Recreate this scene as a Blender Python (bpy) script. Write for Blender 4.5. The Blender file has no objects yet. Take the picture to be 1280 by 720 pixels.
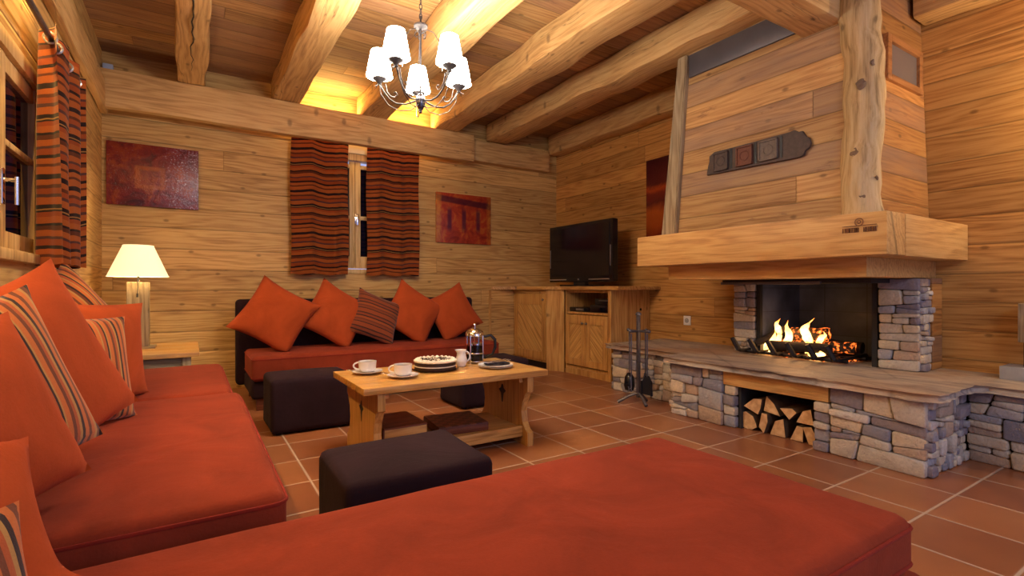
import bpy, bmesh, math, random
from mathutils import Vector, Matrix, noise
random.seed(7)
SC = bpy.context.scene
COL = SC.collection
PI = math.pi

# ------------------------------------------------------------------ node helpers
def newmat(name):
    m = bpy.data.materials.new(name); m.use_nodes = True
    nt = m.node_tree; nt.nodes.clear()
    out = nt.nodes.new('ShaderNodeOutputMaterial')
    b = nt.nodes.new('ShaderNodeBsdfPrincipled')
    nt.links.new(b.outputs[0], out.inputs[0])
    return m, nt, b
class G:
    """tiny node graph helper"""
    def __init__(s, nt): s.nt = nt
    def n(s, t, **kw):
        o = s.nt.nodes.new(t)
        for k, v in kw.items(): setattr(o, k, v)
        return o
    def put(s, sock, v):
        if hasattr(v, 'is_output') or isinstance(v, bpy.types.NodeSocket): s.nt.links.new(v, sock)
        else: sock.default_value = v
    def math(s, op, a, b=None, c=None):
        o = s.n('ShaderNodeMath', operation=op); s.put(o.inputs[0], a)
        if b is not None: s.put(o.inputs[1], b)
        if c is not None: s.put(o.inputs[2], c)
        return o.outputs[0]
    def coord(s): return s.n('ShaderNodeTexCoord').outputs['Object']
    def sep(s, v):
        o = s.n('ShaderNodeSeparateXYZ'); s.put(o.inputs[0], v); return o.outputs
    def comb(s, x, y, z):
        o = s.n('ShaderNodeCombineXYZ'); s.put(o.inputs[0], x); s.put(o.inputs[1], y); s.put(o.inputs[2], z); return o.outputs[0]
    def noise(s, v, scale=5, detail=3, rough=.5, dist=0):
        o = s.n('ShaderNodeTexNoise'); s.put(o.inputs['Vector'], v)
        o.inputs['Scale'].default_value = scale; o.inputs['Detail'].default_value = detail
        o.inputs['Roughness'].default_value = rough; o.inputs['Distortion'].default_value = dist
        return o.outputs['Fac']
    def white(s, v):
        o = s.n('ShaderNodeTexWhiteNoise', noise_dimensions='3D'); s.put(o.inputs['Vector'], v); return o.outputs['Value']
    def mix(s, f, a, b, bt='MIX'):
        o = s.n('ShaderNodeMix', data_type='RGBA', blend_type=bt)
        s.put(o.inputs[0], f); s.put(o.inputs[6], a); s.put(o.inputs[7], b); return o.outputs[2]
    def ramp(s, f, stops, interp='LINEAR'):
        o = s.n('ShaderNodeValToRGB'); cr = o.color_ramp; cr.interpolation = interp
        while len(cr.elements) < len(stops): cr.elements.new(.5)
        for e, (p, c) in zip(cr.elements, stops): e.position = p; e.color = c4(c)
        s.put(o.inputs[0], f); return o.outputs[0]
    def rng(s, f, a, b, c=0., d=1.):
        o = s.n('ShaderNodeMapRange'); s.put(o.inputs[0], f)
        for i, v in enumerate((a, b, c, d)): o.inputs[i+1].default_value = v
        return o.outputs[0]
    def bump(s, h, strength=.3, dist=.01):
        o = s.n('ShaderNodeBump'); o.inputs['Strength'].default_value = strength
        o.inputs['Distance'].default_value = dist; s.put(o.inputs['Height'], h); return o.outputs[0]
def yel(c): return (c[0], min(1, c[1]*1.07), c[2]*.97)
def c4(c): return tuple(c) if len(c) == 4 else (c[0], c[1], c[2], 1)

def simple(name, col, rough=.5, metal=0, var=0., vs=30, bump=0, spec=.5, **kw):
    m, nt, b = newmat(name); g = G(nt)
    b.inputs['Roughness'].default_value = rough; b.inputs['Metallic'].default_value = metal
    b.inputs['Specular IOR Level'].default_value = spec
    f = g.noise(g.coord(), vs, 4)
    d = tuple(x*(1-var) for x in col); e = tuple(min(1, x*(1+var)) for x in col)
    nt.links.new(g.mix(f, c4(d), c4(e)), b.inputs['Base Color'])
    if bump: nt.links.new(g.bump(f, bump, .004), b.inputs['Normal'])
    for k, v in kw.items(): b.inputs[k].default_value = v
    return m

def grain(g, l, h, w, seed, cdark, cmid, clight, knots=1.0, gs=1.0):
    """wood colour from: l along the grain, h across, w depth (sockets), seed value"""
    cdark, cmid, clight = yel(cdark), yel(cmid), yel(clight)
    lo = g.math('ADD', l, g.math('MULTIPLY', seed, 37.))
    v1 = g.comb(g.math('MULTIPLY', lo, .9), g.math('MULTIPLY', h, 7.*gs), g.math('MULTIPLY', w, 7.*gs))
    n1 = g.noise(v1, 1., 2, .5)
    rings = g.math('SINE', g.math('ADD', g.math('MULTIPLY', n1, 42.), g.math('MULTIPLY', h, 130.*gs)))
    v2 = g.comb(g.math('MULTIPLY', lo, 5.), g.math('MULTIPLY', h, 160.*gs), g.math('MULTIPLY', w, 160.*gs))
    n2 = g.noise(v2, 1., 3, .6)
    v4 = g.comb(g.math('MULTIPLY', lo, 1.6), g.math('MULTIPLY', h, 42.*gs), g.math('MULTIPLY', w, 42.*gs))
    n4 = g.noise(v4, 1., 3, .6, .3)
    v3 = g.comb(g.math('MULTIPLY', lo, 1.2), g.math('MULTIPLY', h, 3.), seed)
    n3 = g.noise(v3, 1., 2, .5)
    t = g.math('ADD', g.math('MULTIPLY', rings, .10), g.math('MULTIPLY', n2, .55))
    t = g.math('ADD', t, g.math('MULTIPLY', n3, .35))
    t = g.math('ADD', t, g.math('MULTIPLY', g.math('SUBTRACT', n4, .3), .55))
    col = g.ramp(t, [(.30, tuple(x*.86 for x in cdark)), (.52, cmid), (.73, clight)])
    if knots:
        vo = g.n('ShaderNodeTexVoronoi', feature='F1', voronoi_dimensions='2D')
        g.put(vo.inputs['Vector'], g.comb(g.math('MULTIPLY', lo, 3.4), g.math('MULTIPLY', h, 6.), 0.))
        vo.inputs['Scale'].default_value = 1.
        sel = g.math('GREATER_THAN', g.sep(vo.outputs['Color'])[0], 1-.28*knots)
        dd = g.math('ADD', vo.outputs['Distance'], g.math('MULTIPLY', n2, .05))
        k = g.math('MULTIPLY', g.rng(dd, .07, .13, 1., 0.), sel)
        col = g.mix(g.math('MULTIPLY', k, .6), col, c4(tuple(x*.33 for x in cdark)))
    return col, n2, rings

def planks(name, la, ha, ph, dark, mid, light, L=2.6, tint=.35, rough=.55, gapw=.012, greytint=None, knots=1.0, phase=0.0):
    m, nt, b = newmat(name); g = G(nt)
    s = g.sep(g.coord()); l = s[la]; h0 = s[ha]; w = s[3-la-ha]
    h = g.math('DIVIDE', g.math('ADD', h0, phase), ph)
    row = g.math('FLOOR', h)
    r1 = g.white(g.comb(row, 3.3, 1.7))
    lc = g.math('DIVIDE', g.math('ADD', l, g.math('MULTIPLY', r1, 11.)), L)
    colm = g.math('FLOOR', lc)
    seed = g.white(g.comb(row, colm, 7.1)); seed2 = g.white(g.comb(colm, row, 2.1))
    col, n2, rings = grain(g, l, h0, w, seed, dark, mid, light, knots)
    tv = g.rng(seed2, 0, 1, 1-tint, 1+tint*.55)
    o = g.n('ShaderNodeVectorMath', operation='SCALE'); nt.links.new(col, o.inputs[0]); nt.links.new(tv, o.inputs['Scale'])
    col = o.outputs[0]
    if greytint:
        gf = g.math('MULTIPLY', g.math('GREATER_THAN', seed, .5), g.noise(g.comb(g.math('MULTIPLY', l, 2.), g.math('MULTIPLY', h0, 12.), seed), 1., 3, .6))
        col = g.mix(gf, col, c4(greytint))
        stn = g.noise(g.comb(g.math('MULTIPLY', l, 3.2), g.math('MULTIPLY', h0, 10.), seed2), 1., 5, .7)
        col = g.mix(g.rng(stn, .62, .72, 0, .6), col, (.13, .055, .04, 1))
    fr = g.math('FRACT', h); e1 = g.math('MINIMUM', fr, g.math('SUBTRACT', 1., fr))
    fc = g.math('FRACT', lc); e2 = g.math('MULTIPLY', g.math('MINIMUM', fc, g.math('SUBTRACT', 1., fc)), 2.2*L/ph)
    e = g.math('MINIMUM', e1, e2)
    gap = g.rng(e, 0, gapw/ph*.45, 1., 0.)
    col = g.mix(g.math('MULTIPLY', gap, .6), col, c4(tuple(x*.12 for x in dark)))
    nt.links.new(col, b.inputs['Base Color'])
    b.inputs['Roughness'].default_value = rough
    b.inputs['Specular IOR Level'].default_value = .35
    hgt = g.math('ADD', g.math('MULTIPLY', g.rng(e, 0, gapw/ph, 0., 1.), 1.), g.math('MULTIPLY', n2, .12))
    nt.links.new(g.bump(hgt, .55, .006), b.inputs['Normal'])
    return m

def wood(name, ax, dark, mid, light, rough=.5, knots=.7, gs=1., bump=.3, crack=False, spec=.4, diag=0):
    m, nt, b = newmat(name); g = G(nt)
    s = g.sep(g.coord()); o = [0, 1, 2]; o.remove(ax)
    l, h, w = s[ax], s[o[0]], s[o[1]]
    if diag:   # boards laid on the slant in the panel plane (y, z)
        a = s[1]; c = g.math('MULTIPLY', s[2], diag)
        l = g.math('MULTIPLY', g.math('ADD', a, c), .707); h = g.math('MULTIPLY', g.math('SUBTRACT', a, c), .707); w = s[0]
    seed = g.n('ShaderNodeObjectInfo').outputs['Random']
    if not diag: h = g.math('ADD', h, g.math('MULTIPLY', w, .35))
    col, n2, rings = grain(g, l, h, w, seed, dark, mid, light, knots, gs)
    hg = n2
    if diag:
        fr = g.math('FRACT', g.math('DIVIDE', h, .075)); e = g.math('MINIMUM', fr, g.math('SUBTRACT', 1., fr))
        col = g.mix(g.rng(e, 0, .05, .7, 0.), col, c4(tuple(x*.2 for x in dark)))
    if crack:
        cr = g.math('ABSOLUTE', g.math('SUBTRACT', g.noise(g.comb(g.math('MULTIPLY', l, .5), g.math('MULTIPLY', h, 5.), g.math('MULTIPLY', w, 5.)), 1., 4, .55), .5))
        ck = g.math('MULTIPLY', g.rng(cr, .0, .008, .6, 0.), g.rng(g.noise(g.comb(g.math('MULTIPLY', l, 1.), g.math('MULTIPLY', h, 3.), g.math('MULTIPLY', w, 3.)), 1., 1), .5, .62, 0, 1))
        col = g.mix(ck, col, c4(tuple(x*.15 for x in dark)))
        hg = g.math('SUBTRACT', n2, g.math('MULTIPLY', ck, 1.5))
    nt.links.new(col, b.inputs['Base Color'])
    b.inputs['Roughness'].default_value = rough; b.inputs['Specular IOR Level'].default_value = spec
    nt.links.new(g.bump(hg, bump, .006), b.inputs['Normal'])
    return m

def emit(name, col, s):
    m = bpy.data.materials.new(name); m.use_nodes = True; nt = m.node_tree; nt.nodes.clear()
    o = nt.nodes.new('ShaderNodeOutputMaterial'); e = nt.nodes.new('ShaderNodeEmission')
    e.inputs[0].default_value = c4(col); e.inputs[1].default_value = s; nt.links.new(e.outputs[0], o.inputs[0]); return m

def suede(name, col, sheen=.35, rough=.95):
    m, nt, b = newmat(name); g = G(nt); co = g.coord()
    a = g.noise(co, 3.2, 4, .6, .6); f = g.noise(co, 160, 2)
    t = g.math('ADD', g.math('MULTIPLY', a, .85), g.math('MULTIPLY', f, .15))
    nt.links.new(g.ramp(t, [(.3, tuple(x*.74 for x in col)), (.55, col), (.75, tuple(min(1, x*1.22) for x in col))]), b.inputs['Base Color'])
    b.inputs['Roughness'].default_value = rough; b.inputs['Specular IOR Level'].default_value = .15
    b.inputs['Sheen Weight'].default_value = sheen; b.inputs['Sheen Tint'].default_value = c4(tuple(min(1, x*1.6+.1) for x in col)); b.inputs['Sheen Roughness'].default_value = .5
    h = g.math('ADD', g.math('MULTIPLY', a, 1.), g.math('MULTIPLY', f, .08))
    nt.links.new(g.bump(h, .45, .02), b.inputs['Normal'])
    return m

def stripes(name, ax, period, stops, wob=.004, wave=0):
    m, nt, b = newmat(name); g = G(nt); co = g.coord(); s = g.sep(co)
    n = g.noise(co, 9, 2)
    x = g.math('ADD', s[ax], g.math('MULTIPLY', g.math('SUBTRACT', n, .5), wob*4))
    if wave: x = g.math('ADD', x, g.math('MULTIPLY', g.math('SINE', g.math('MULTIPLY', g.math('ADD', s[0], s[1]), 17.)), wave))
    f = g.math('FRACT', g.math('DIVIDE', x, period))
    col = g.ramp(f, stops, 'CONSTANT')
    fine = g.noise(co, 220, 2)
    col = g.mix(g.math('MULTIPLY', fine, .3), col, (.03, .012, .01, 1))
    nt.links.new(col, b.inputs['Base Color']); b.inputs['Roughness'].default_value = .9
    b.inputs['Specular IOR Level'].default_value = .15; b.inputs['Sheen Weight'].default_value = .2
    nt.links.new(g.bump(g.noise(co, 260, 1), .3, .002), b.inputs['Normal'])
    return m

M = {}
LD, LM, LL = (.38, .18, .055), (.58, .32, .12), (.70, .43, .18)
M['wall_back'] = planks('larch_boards_back', 0, 2, .205, LD, LM, LL, L=5.5, tint=.2, gapw=.016)
M['wall_right'] = planks('larch_boards_right', 1, 2, .20, (.36, .145, .04), (.54, .26, .082), (.64, .34, .12), L=5.5, tint=.22, gapw=.016, phase=.05)
M['wall_left'] = planks('larch_boards_left', 1, 2, .205, LD, LM, LL, L=5.5, tint=.15)
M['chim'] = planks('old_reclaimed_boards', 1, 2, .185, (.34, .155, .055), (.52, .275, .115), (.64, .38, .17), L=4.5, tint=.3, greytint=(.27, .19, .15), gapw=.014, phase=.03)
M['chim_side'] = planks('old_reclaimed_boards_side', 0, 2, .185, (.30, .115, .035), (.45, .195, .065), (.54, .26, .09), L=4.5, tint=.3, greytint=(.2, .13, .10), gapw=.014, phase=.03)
M['ceil'] = planks('ceiling_boards', 0, 1, .19, (.29, .13, .05), (.43, .215, .09), (.54, .30, .135), L=2.7, tint=.34, greytint=(.26, .14, .09), gapw=.016, rough=.6)
for ax, nm in enumerate('xyz'):
    M['beam_'+nm] = wood('beam_larch_'+nm, ax, (.42, .215, .085), (.56, .31, .13), (.66, .40, .19), rough=.6, crack=True, bump=.4)
    M['mantel_'+nm] = wood('mantel_larch_'+nm, ax, (.44, .21, .07), (.57, .30, .11), (.66, .38, .155), rough=.5, knots=.35)
    M['furn_'+nm] = wood('furniture_pine_'+nm, ax, (.36, .155, .042), (.54, .27, .085), (.64, .36, .13), rough=.33, knots=.35, gs=1.4, bump=.12, spec=.5)
    M['cab_'+nm] = wood('cabinet_pine_'+nm, ax, (.34, .14, .04), (.52, .26, .085), (.63, .36, .14), rough=.42, knots=.7, bump=.15)
    M['log_'+nm] = wood('peeled_log_'+nm, ax, (.30, .18, .09), (.50, .33, .17), (.60, .43, .26), rough=.75, crack=True, bump=.6)
    M['grey_'+nm] = wood('weathered_wood_'+nm, ax, (.20, .13, .085), (.33, .235, .15), (.43, .33, .235), rough=.75, crack=True, bump=.6)
M['diag_a'] = wood('slanted_boards_up', 0, (.38, .17, .05), (.58, .32, .11), (.70, .43, .18), rough=.42, knots=0, diag=1, bump=.15)
M['diag_b'] = wood('slanted_boards_down', 0, (.38, .17, .05), (.58, .32, .11), (.70, .43, .18), rough=.42, knots=0, diag=-1, bump=.15)
M['frame'] = wood('window_pine', 2, (.42, .22, .08), (.60, .37, .16), (.70, .47, .24), rough=.45, knots=.2, bump=.1)
M['dark_wood'] = wood('dark_red_wood', 0, (.06, .015, .008), (.13, .035, .02), (.2, .06, .03), rough=.35, knots=0)
M['orange'] = suede('burnt_orange_suede', (.39, .066, .016), sheen=.25)
M['seat'] = suede('rust_red_suede', (.235, .035, .014), sheen=.2)
M['piping'] = suede('rust_red_piping', (.22, .022, .012))
M['auber'] = suede('aubergine_suede', (.022, .009, .014), sheen=.12)
M['iron'] = simple('wrought_iron', (.016, .012, .014), .55, .2, .3, 40, .3)
M['tooliron'] = simple('forged_steel', (.14, .14, .17), .4, .7, .3, 40, .3)
M['black'] = simple('black_plastic', (.008, .008, .012), .25, 0, .1)
M['screen'] = simple('black_screen_glass', (.004, .003, .008), .12, 0, 0, spec=.5)
M['silver'] = simple('silver_trim', (.55, .56, .6), .3, .9)
M['chrome'] = simple('polished_chrome', (.8, .8, .84), .08, 1)
M['brass'] = simple('aged_pewter_knob', (.35, .32, .28), .3, .9)
M['china'] = simple('white_china', (.83, .82, .84), .12, 0, .02)
M['coffee'] = simple('black_coffee', (.006, .003, .002), .08)
M['choc'] = simple('chocolate_cake', (.035, .012, .008), .55, 0, .4, 60, .5)
M['cream'] = simple('whipped_cream', (.84, .78, .68), .5, 0, .05, 60, .3)
M['steelgrey'] = simple('grey_steel_band', (.13, .13, .16), .45, .6, .2, 6)
M['soot'] = simple('sooty_iron', (.018, .019, .026), .5, .3, .4, 6)
M['mortar'] = simple('dark_mortar', (.035, .03, .03), .95, 0, .3, 30)
M['plaster'] = simple('cream_paint', (.72, .62, .42), .7)
M['white_plastic'] = simple('white_plastic', (.8, .8, .82), .35)
M['blue_plastic'] = simple('pale_blue_plastic', (.42, .5, .68), .4)
M['bark'] = simple('log_bark', (.10, .055, .03), .9, 0, .5, 25, .8)
M['char'] = simple('charred_log', (.02, .013, .010), .9, 0, .6, 25, .9)
M['glow'] = emit('led_strip_glow', (1, .62, .2), 6.)
M['navy'] = simple('navy_cloth', (.02, .025, .06), .7, 0, .3, 80)
M['greyblock'] = simple('grey_stone_block', (.33, .33, .33), .8, 0, .2, 20, .4)
M['cord'] = simple('black_flex', (.02, .02, .02), .5)
M['vent'] = simple('grey_glass_grille', (.17, .15, .15), .35, .1)
# glass
m, nt, b = newmat('clear_glass'); b.inputs['Base Color'].default_value = (.95, .97, 1, 1); b.inputs['Roughness'].default_value = .02; b.inputs['Transmission Weight'].default_value = 1; b.inputs['IOR'].default_value = 1.15; M['glass'] = m
m, nt, b = newmat('night_window_glass'); b.inputs['Base Color'].default_value = (.004, .006, .02, 1); b.inputs['Roughness'].default_value = .04; M['night'] = m
# end-grain of split logs
m, nt, b = newmat('split_log_face'); g = G(nt); co = g.coord()
nt.links.new(g.ramp(g.noise(co, 18, 4, .6, .5), [(.3, (.42, .22, .09)), (.6, (.70, .46, .24)), (.8, (.78, .56, .33))]), b.inputs['Base Color']); b.inputs['Roughness'].default_value = .8; M['logface'] = m
# lampshade (lit from within)
def shade_mat(name, col, e, strength):
    m, nt, b = newmat(name)
    b.inputs['Base Color'].default_value = c4(col); b.inputs['Roughness'].default_value = .9
    b.inputs['Emission Color'].default_value = c4(e); b.inputs['Emission Strength'].default_value = strength
    return m
M['shade'] = shade_mat('chandelier_shade_fabric', (.8, .75, .6), (1, .89, .76), 34)
M['lshade'] = shade_mat('table_lamp_shade_fabric', (.8, .7, .5), (1, .80, .42), .62)
M['bulb'] = emit('bulb_glass', (1, .8, .5), 12.)
M['candle'] = simple('ivory_candle_tube', (.8, .72, .55), .5)
# stone
m, nt, b = newmat('dry_laid_stone'); g = G(nt); co = g.coord()
ri = g.n('ShaderNodeNewGeometry').outputs['Random Per Island']
base = g.ramp(ri, [(0, (.22, .23, .30)), (.14, (.36, .37, .42)), (.28, (.56, .51, .44)), (.44, (.64, .54, .40)), (.56, (.22, .20, .25)), (.68, (.45, .33, .25)), (.8, (.66, .62, .57)), (.9, (.30, .31, .37))], 'CONSTANT')
n = g.noise(co, 9, 6, .65, .4); n2 = g.noise(co, 60, 4, .7)
col = g.mix(g.rng(n, .4, .7, 0, .5), base, (.44, .35, .26, 1))
col = g.mix(g.rng(n2, .45, .8, 0, .4), col, (.14, .12, .13, 1))
nt.links.new(col, b.inputs['Base Color']); b.inputs['Roughness'].default_value = .85; b.inputs['Specular IOR Level'].default_value = .3
nt.links.new(g.bump(g.math('ADD', n, g.math('MULTIPLY', n2, .35)), .9, .02), b.inputs['Normal']); M['stone'] = m
# hearth slab
m, nt, b = newmat('flagstone_slab'); g = G(nt); co = g.coord(); s = g.sep(co)
v = g.comb(g.math('MULTIPLY', s[0], 5.), g.math('MULTIPLY', s[1], 1.3), g.math('MULTIPLY', s[2], 9.))
n = g.noise(v, 1.5, 7, .65, .8); n2 = g.noise(co, 40, 4, .7); n3 = g.noise(co, 1.6, 3, .5)
col = g.ramp(n, [(.3, (.13, .12, .13)), (.44, (.32, .27, .24)), (.56, (.50, .42, .33)), (.66, (.28, .24, .23)), (.78, (.40, .31, .22))])
col = g.mix(g.rng(n3, .5, .72, 0, .7), col, (.40, .21, .09, 1))
vo = g.n('ShaderNodeTexVoronoi', feature='DISTANCE_TO_EDGE'); nt.links.new(g.comb(g.math('MULTIPLY', s[0], 1.3), g.math('MULTIPLY', s[1], 1.), 0), vo.inputs['Vector']); vo.inputs['Scale'].default_value = .8
jt = g.rng(vo.outputs['Distance'], 0, .012, 1, 0)
col = g.mix(g.math('MULTIPLY', jt, .35), col, (.06, .05, .05, 1))
nt.links.new(col, b.inputs['Base Color']); b.inputs['Roughness'].default_value = .55
nt.links.new(g.bump(g.math('SUBTRACT', g.math('ADD', n, g.math('MULTIPLY', n2, .2)), g.math('MULTIPLY', jt, .2)), .7, .015), b.inputs['Normal']); M['slab'] = m
# terracotta tiles
m, nt, b = newmat('terracotta_tiles'); g = G(nt); co = g.coord(); s = g.sep(co)
tx = g.math('DIVIDE', g.math('SUBTRACT', s[0], 2.50), .39); ty = g.math('DIVIDE', g.math('SUBTRACT', s[1], .965), .39)
ed = []
for t in (tx, ty):
    fr = g.math('FRACT', t); ed.append(g.math('MINIMUM', fr, g.math('SUBTRACT', 1., fr)))
e = g.math('MINIMUM', ed[0], ed[1])
seed = g.white(g.comb(g.math('FLOOR', tx), g.math('FLOOR', ty), 1.))
n = g.noise(co, 5, 5, .6, .6)
t = g.math('ADD', g.math('MULTIPLY', seed, .35), g.math('MULTIPLY', g.noise(co, 2.5, 3, .5), .7))
col = g.ramp(t, [(.2, (.20, .07, .035)), (.45, (.27, .10, .045)), (.65, (.34, .135, .055)), (.9, (.41, .18, .075))])
gr = g.rng(e, .011, .019, 1., 0.)
col = g.mix(gr, col, (.50, .38, .30, 1))
nt.links.new(col, b.inputs['Base Color'])
b.inputs['Roughness'].default_value = .3
nt.links.new(g.bump(g.rng(e, .01, .03, 0, 1), .35, .006), b.inputs['Normal']); M['tile'] = m
# artworks
def art(name, kind):
    m, nt, b = newmat(name); g = G(nt); co = g.coord(); s = g.sep(co)
    x, z = s[0] if kind != 'right' else s[1], s[2]
    n = g.noise(co, 7, 5, .6, 1.); n2 = g.noise(co, 70, 3, .7)
    if kind == 'left':
        ax = g.math('ABSOLUTE', g.math('SUBTRACT', x, -.03)); az = g.math('ABSOLUTE', g.math('SUBTRACT', z, -.02))
        d = g.math('MAXIMUM', g.math('MULTIPLY', ax, .9), az)
        ring = g.math('MULTIPLY', g.rng(d, .06, .08, 0, 1), g.rng(d, .10, .115, 1, 0))
        col = g.ramp(n, [(.3, (.05, .006, .012)), (.5, (.17, .012, .014)), (.7, (.30, .05, .012))])
        col = g.mix(g.math('MULTIPLY', ring, .65), col, (.34, .07, .02, 1))
        right = g.rng(g.math('ADD', x, g.math('MULTIPLY', n, .3)), .18, .42, 0, 1)
        col = g.mix(g.math('MULTIPLY', right, g.rng(n2, .45, .6, 0, 1)), col, (.22, .10, .16, 1))
        col = g.mix(g.math('MULTIPLY', g.math('ADD', right, .12), g.rng(n2, .62, .70, 0, 1)), col, (.75, .68, .78, 1))
        rr = .18
    elif kind == 'mid':
        w = g.math('SINE', g.math('MULTIPLY', g.math('ADD', x, .06), 30.))
        zz = g.math('MULTIPLY', g.rng(z, -.2, -.12, 0, 1), g.rng(z, .09, .16, 1, 0))
        col = g.ramp(g.math('ADD', n, g.math('MULTIPLY', x, .0)), [(.3, (.20, .02, .012)), (.5, (.36, .04, .015)), (.7, (.48, .13, .02))])
        col = g.mix(g.math('MULTIPLY', g.rng(w, .35, .9, 0, .85), zz), col, (.06, .008, .03, 1))
        top = g.math('MULTIPLY', g.rng(g.math('ADD', z, g.math('MULTIPLY', x, .08)), .17, .19, 0, 1), g.rng(g.math('ADD', z, g.math('MULTIPLY', x, .08)), .25, .27, 1, 0))
        col = g.mix(g.math('MULTIPLY', top, .85), col, (.05, .006, .02, 1))
        col = g.mix(g.math('MULTIPLY', g.rng(g.math('ABSOLUTE', x), .32, .36, 0, .8), g.rng(n, .3, .6, 0, 1)), col, (.5, .2, .03, 1))
        rr = .25
    else:
        w = g.math('ADD', z, g.math('MULTIPLY', n, .12))
        col = g.ramp(g.rng(w, -.4, .5, 0, 1), [(0, (.14, .008, .006)), (.16, (.36, .07, .01)), (.34, (.44, .10, .012)), (.46, (.10, .006, .012)), (.58, (.16, .01, .01)), (.64, (.42, .07, .01)), (.70, (.10, .006, .012)), (1, (.05, .004, .012))])
        rr = .3
    nt.links.new(col, b.inputs['Base Color']); b.inputs['Roughness'].default_value = rr
    nt.links.new(g.bump(g.math('ADD', n, g.math('MULTIPLY', n2, .4)), .6, .01), b.inputs['Normal'])
    return m
M['art_left'] = art('glazed_crimson_painting', 'left'); M['art_mid'] = art('red_banded_painting', 'mid'); M['art_right'] = art('tall_ember_painting', 'right')
# striped textiles
O1, O2, BR, DK, GD, PL = (.58, .16, .035), (.46, .10, .025), (.17, .045, .02), (.03, .014, .016), (.50, .27, .08), (.14, .055, .055)
ST = [(0, O1), (.08, BR), (.11, O1), (.17, DK), (.21, O2), (.28, PL), (.31, O1), (.38, BR), (.43, DK), (.46, O1), (.53, O2), (.58, DK), (.60, GD), (.615, DK), (.66, O1), (.74, PL), (.78, O2), (.84, BR), (.88, O1), (.94, DK)]
M['curtain'] = stripes('striped_curtain_cloth', 2, .46, ST, .004, .011)
SP = [(0, O1), (.08, GD), (.13, BR), (.20, DK), (.26, O1), (.34, GD), (.38, O2), (.46, DK), (.50, GD), (.53, O1), (.62, BR), (.68, O2), (.74, GD), (.79, DK), (.85, O1), (.93, BR)]
M['pstripe'] = stripes('striped_cushion_cloth', 0, .21, SP, .002)
SP2 = [(0, (.26, .06, .02)), (.15, DK), (.20, (.20, .05, .02)), (.36, (.12, .03, .02)), (.42, (.28, .07, .02)), (.58, DK), (.66, (.22, .05, .02)), (.80, (.10, .03, .02)), (.84, DK), (.89, (.26, .06, .02))]
M['pstripe2'] = stripes('brown_striped_cushion_cloth', 1, .15, SP2, .002)
# chess board top
m, nt, b = newmat('chequered_board'); g = G(nt)
ck = g.n('ShaderNodeTexChecker'); nt.links.new(g.coord(), ck.inputs['Vector']); ck.inputs['Scale'].default_value = 1/.042
ck.inputs['Color1'].default_value = (.05, .012, .01, 1); ck.inputs['Color2'].default_value = (.15, .05, .03, 1)
nt.links.new(ck.outputs[0], b.inputs['Base Color']); b.inputs['Roughness'].default_value = .35; M['chess'] = m
# flame
m = bpy.data.materials.new('flame'); m.use_nodes = True; nt = m.node_tree; nt.nodes.clear(); g = G(nt)
out = g.n('ShaderNodeOutputMaterial'); em = g.n('ShaderNodeEmission')
zc = g.sep(g.n('ShaderNodeTexCoord').outputs['Generated'])[2]; nz = g.noise(g.coord(), 22, 3)
nt.links.new(g.ramp(g.math('ADD', zc, g.math('MULTIPLY', g.math('SUBTRACT', nz, .5), .9)), [(.0, (1, .30, .04)), (.35, (1, .62, .2)), (.7, (1, .45, .10)), (1, (.9, .18, .02))]), em.inputs[0]); em.inputs[1].default_value = 3.2
nt.links.new(em.outputs[0], out.inputs[0]); M['flame'] = m
# embers
m, nt, b = newmat('glowing_embers'); g = G(nt); f = g.noise(g.coord(), 28, 3)
b.inputs['Base Color'].default_value = (.02, .012, .01, 1); b.inputs['Roughness'].default_value = .9
nt.links.new(g.ramp(f, [(.5, (0, 0, 0)), (.62, (1, .16, .02)), (.75, (1, .4, .08))]), b.inputs['Emission Color']); b.inputs['Emission Strength'].default_value = 1.3; M['ember'] = m
# firebox plates
m, nt, b = newmat('firebox_plates'); g = G(nt); s = g.sep(g.coord())
fy = g.math('FRACT', g.math('DIVIDE', g.math('ADD', s[1], .08), .34)); fz = g.math('FRACT', g.math('DIVIDE', s[2], .21))
e = g.math('MINIMUM', g.math('MINIMUM', fy, g.math('SUBTRACT', 1., fy)), g.math('MINIMUM', fz, g.math('SUBTRACT', 1., fz)))
n = g.noise(g.coord(), 5, 4)
col = g.ramp(n, [(.3, (.03, .042, .085)), (.7, (.085, .11, .20))]); col = g.mix(g.rng(e, 0, .02, .8, 0), col, (.006, .006, .01, 1))
nt.links.new(col, b.inputs['Base Color']); b.inputs['Roughness'].default_value = .5; M['fireplate'] = m

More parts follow.
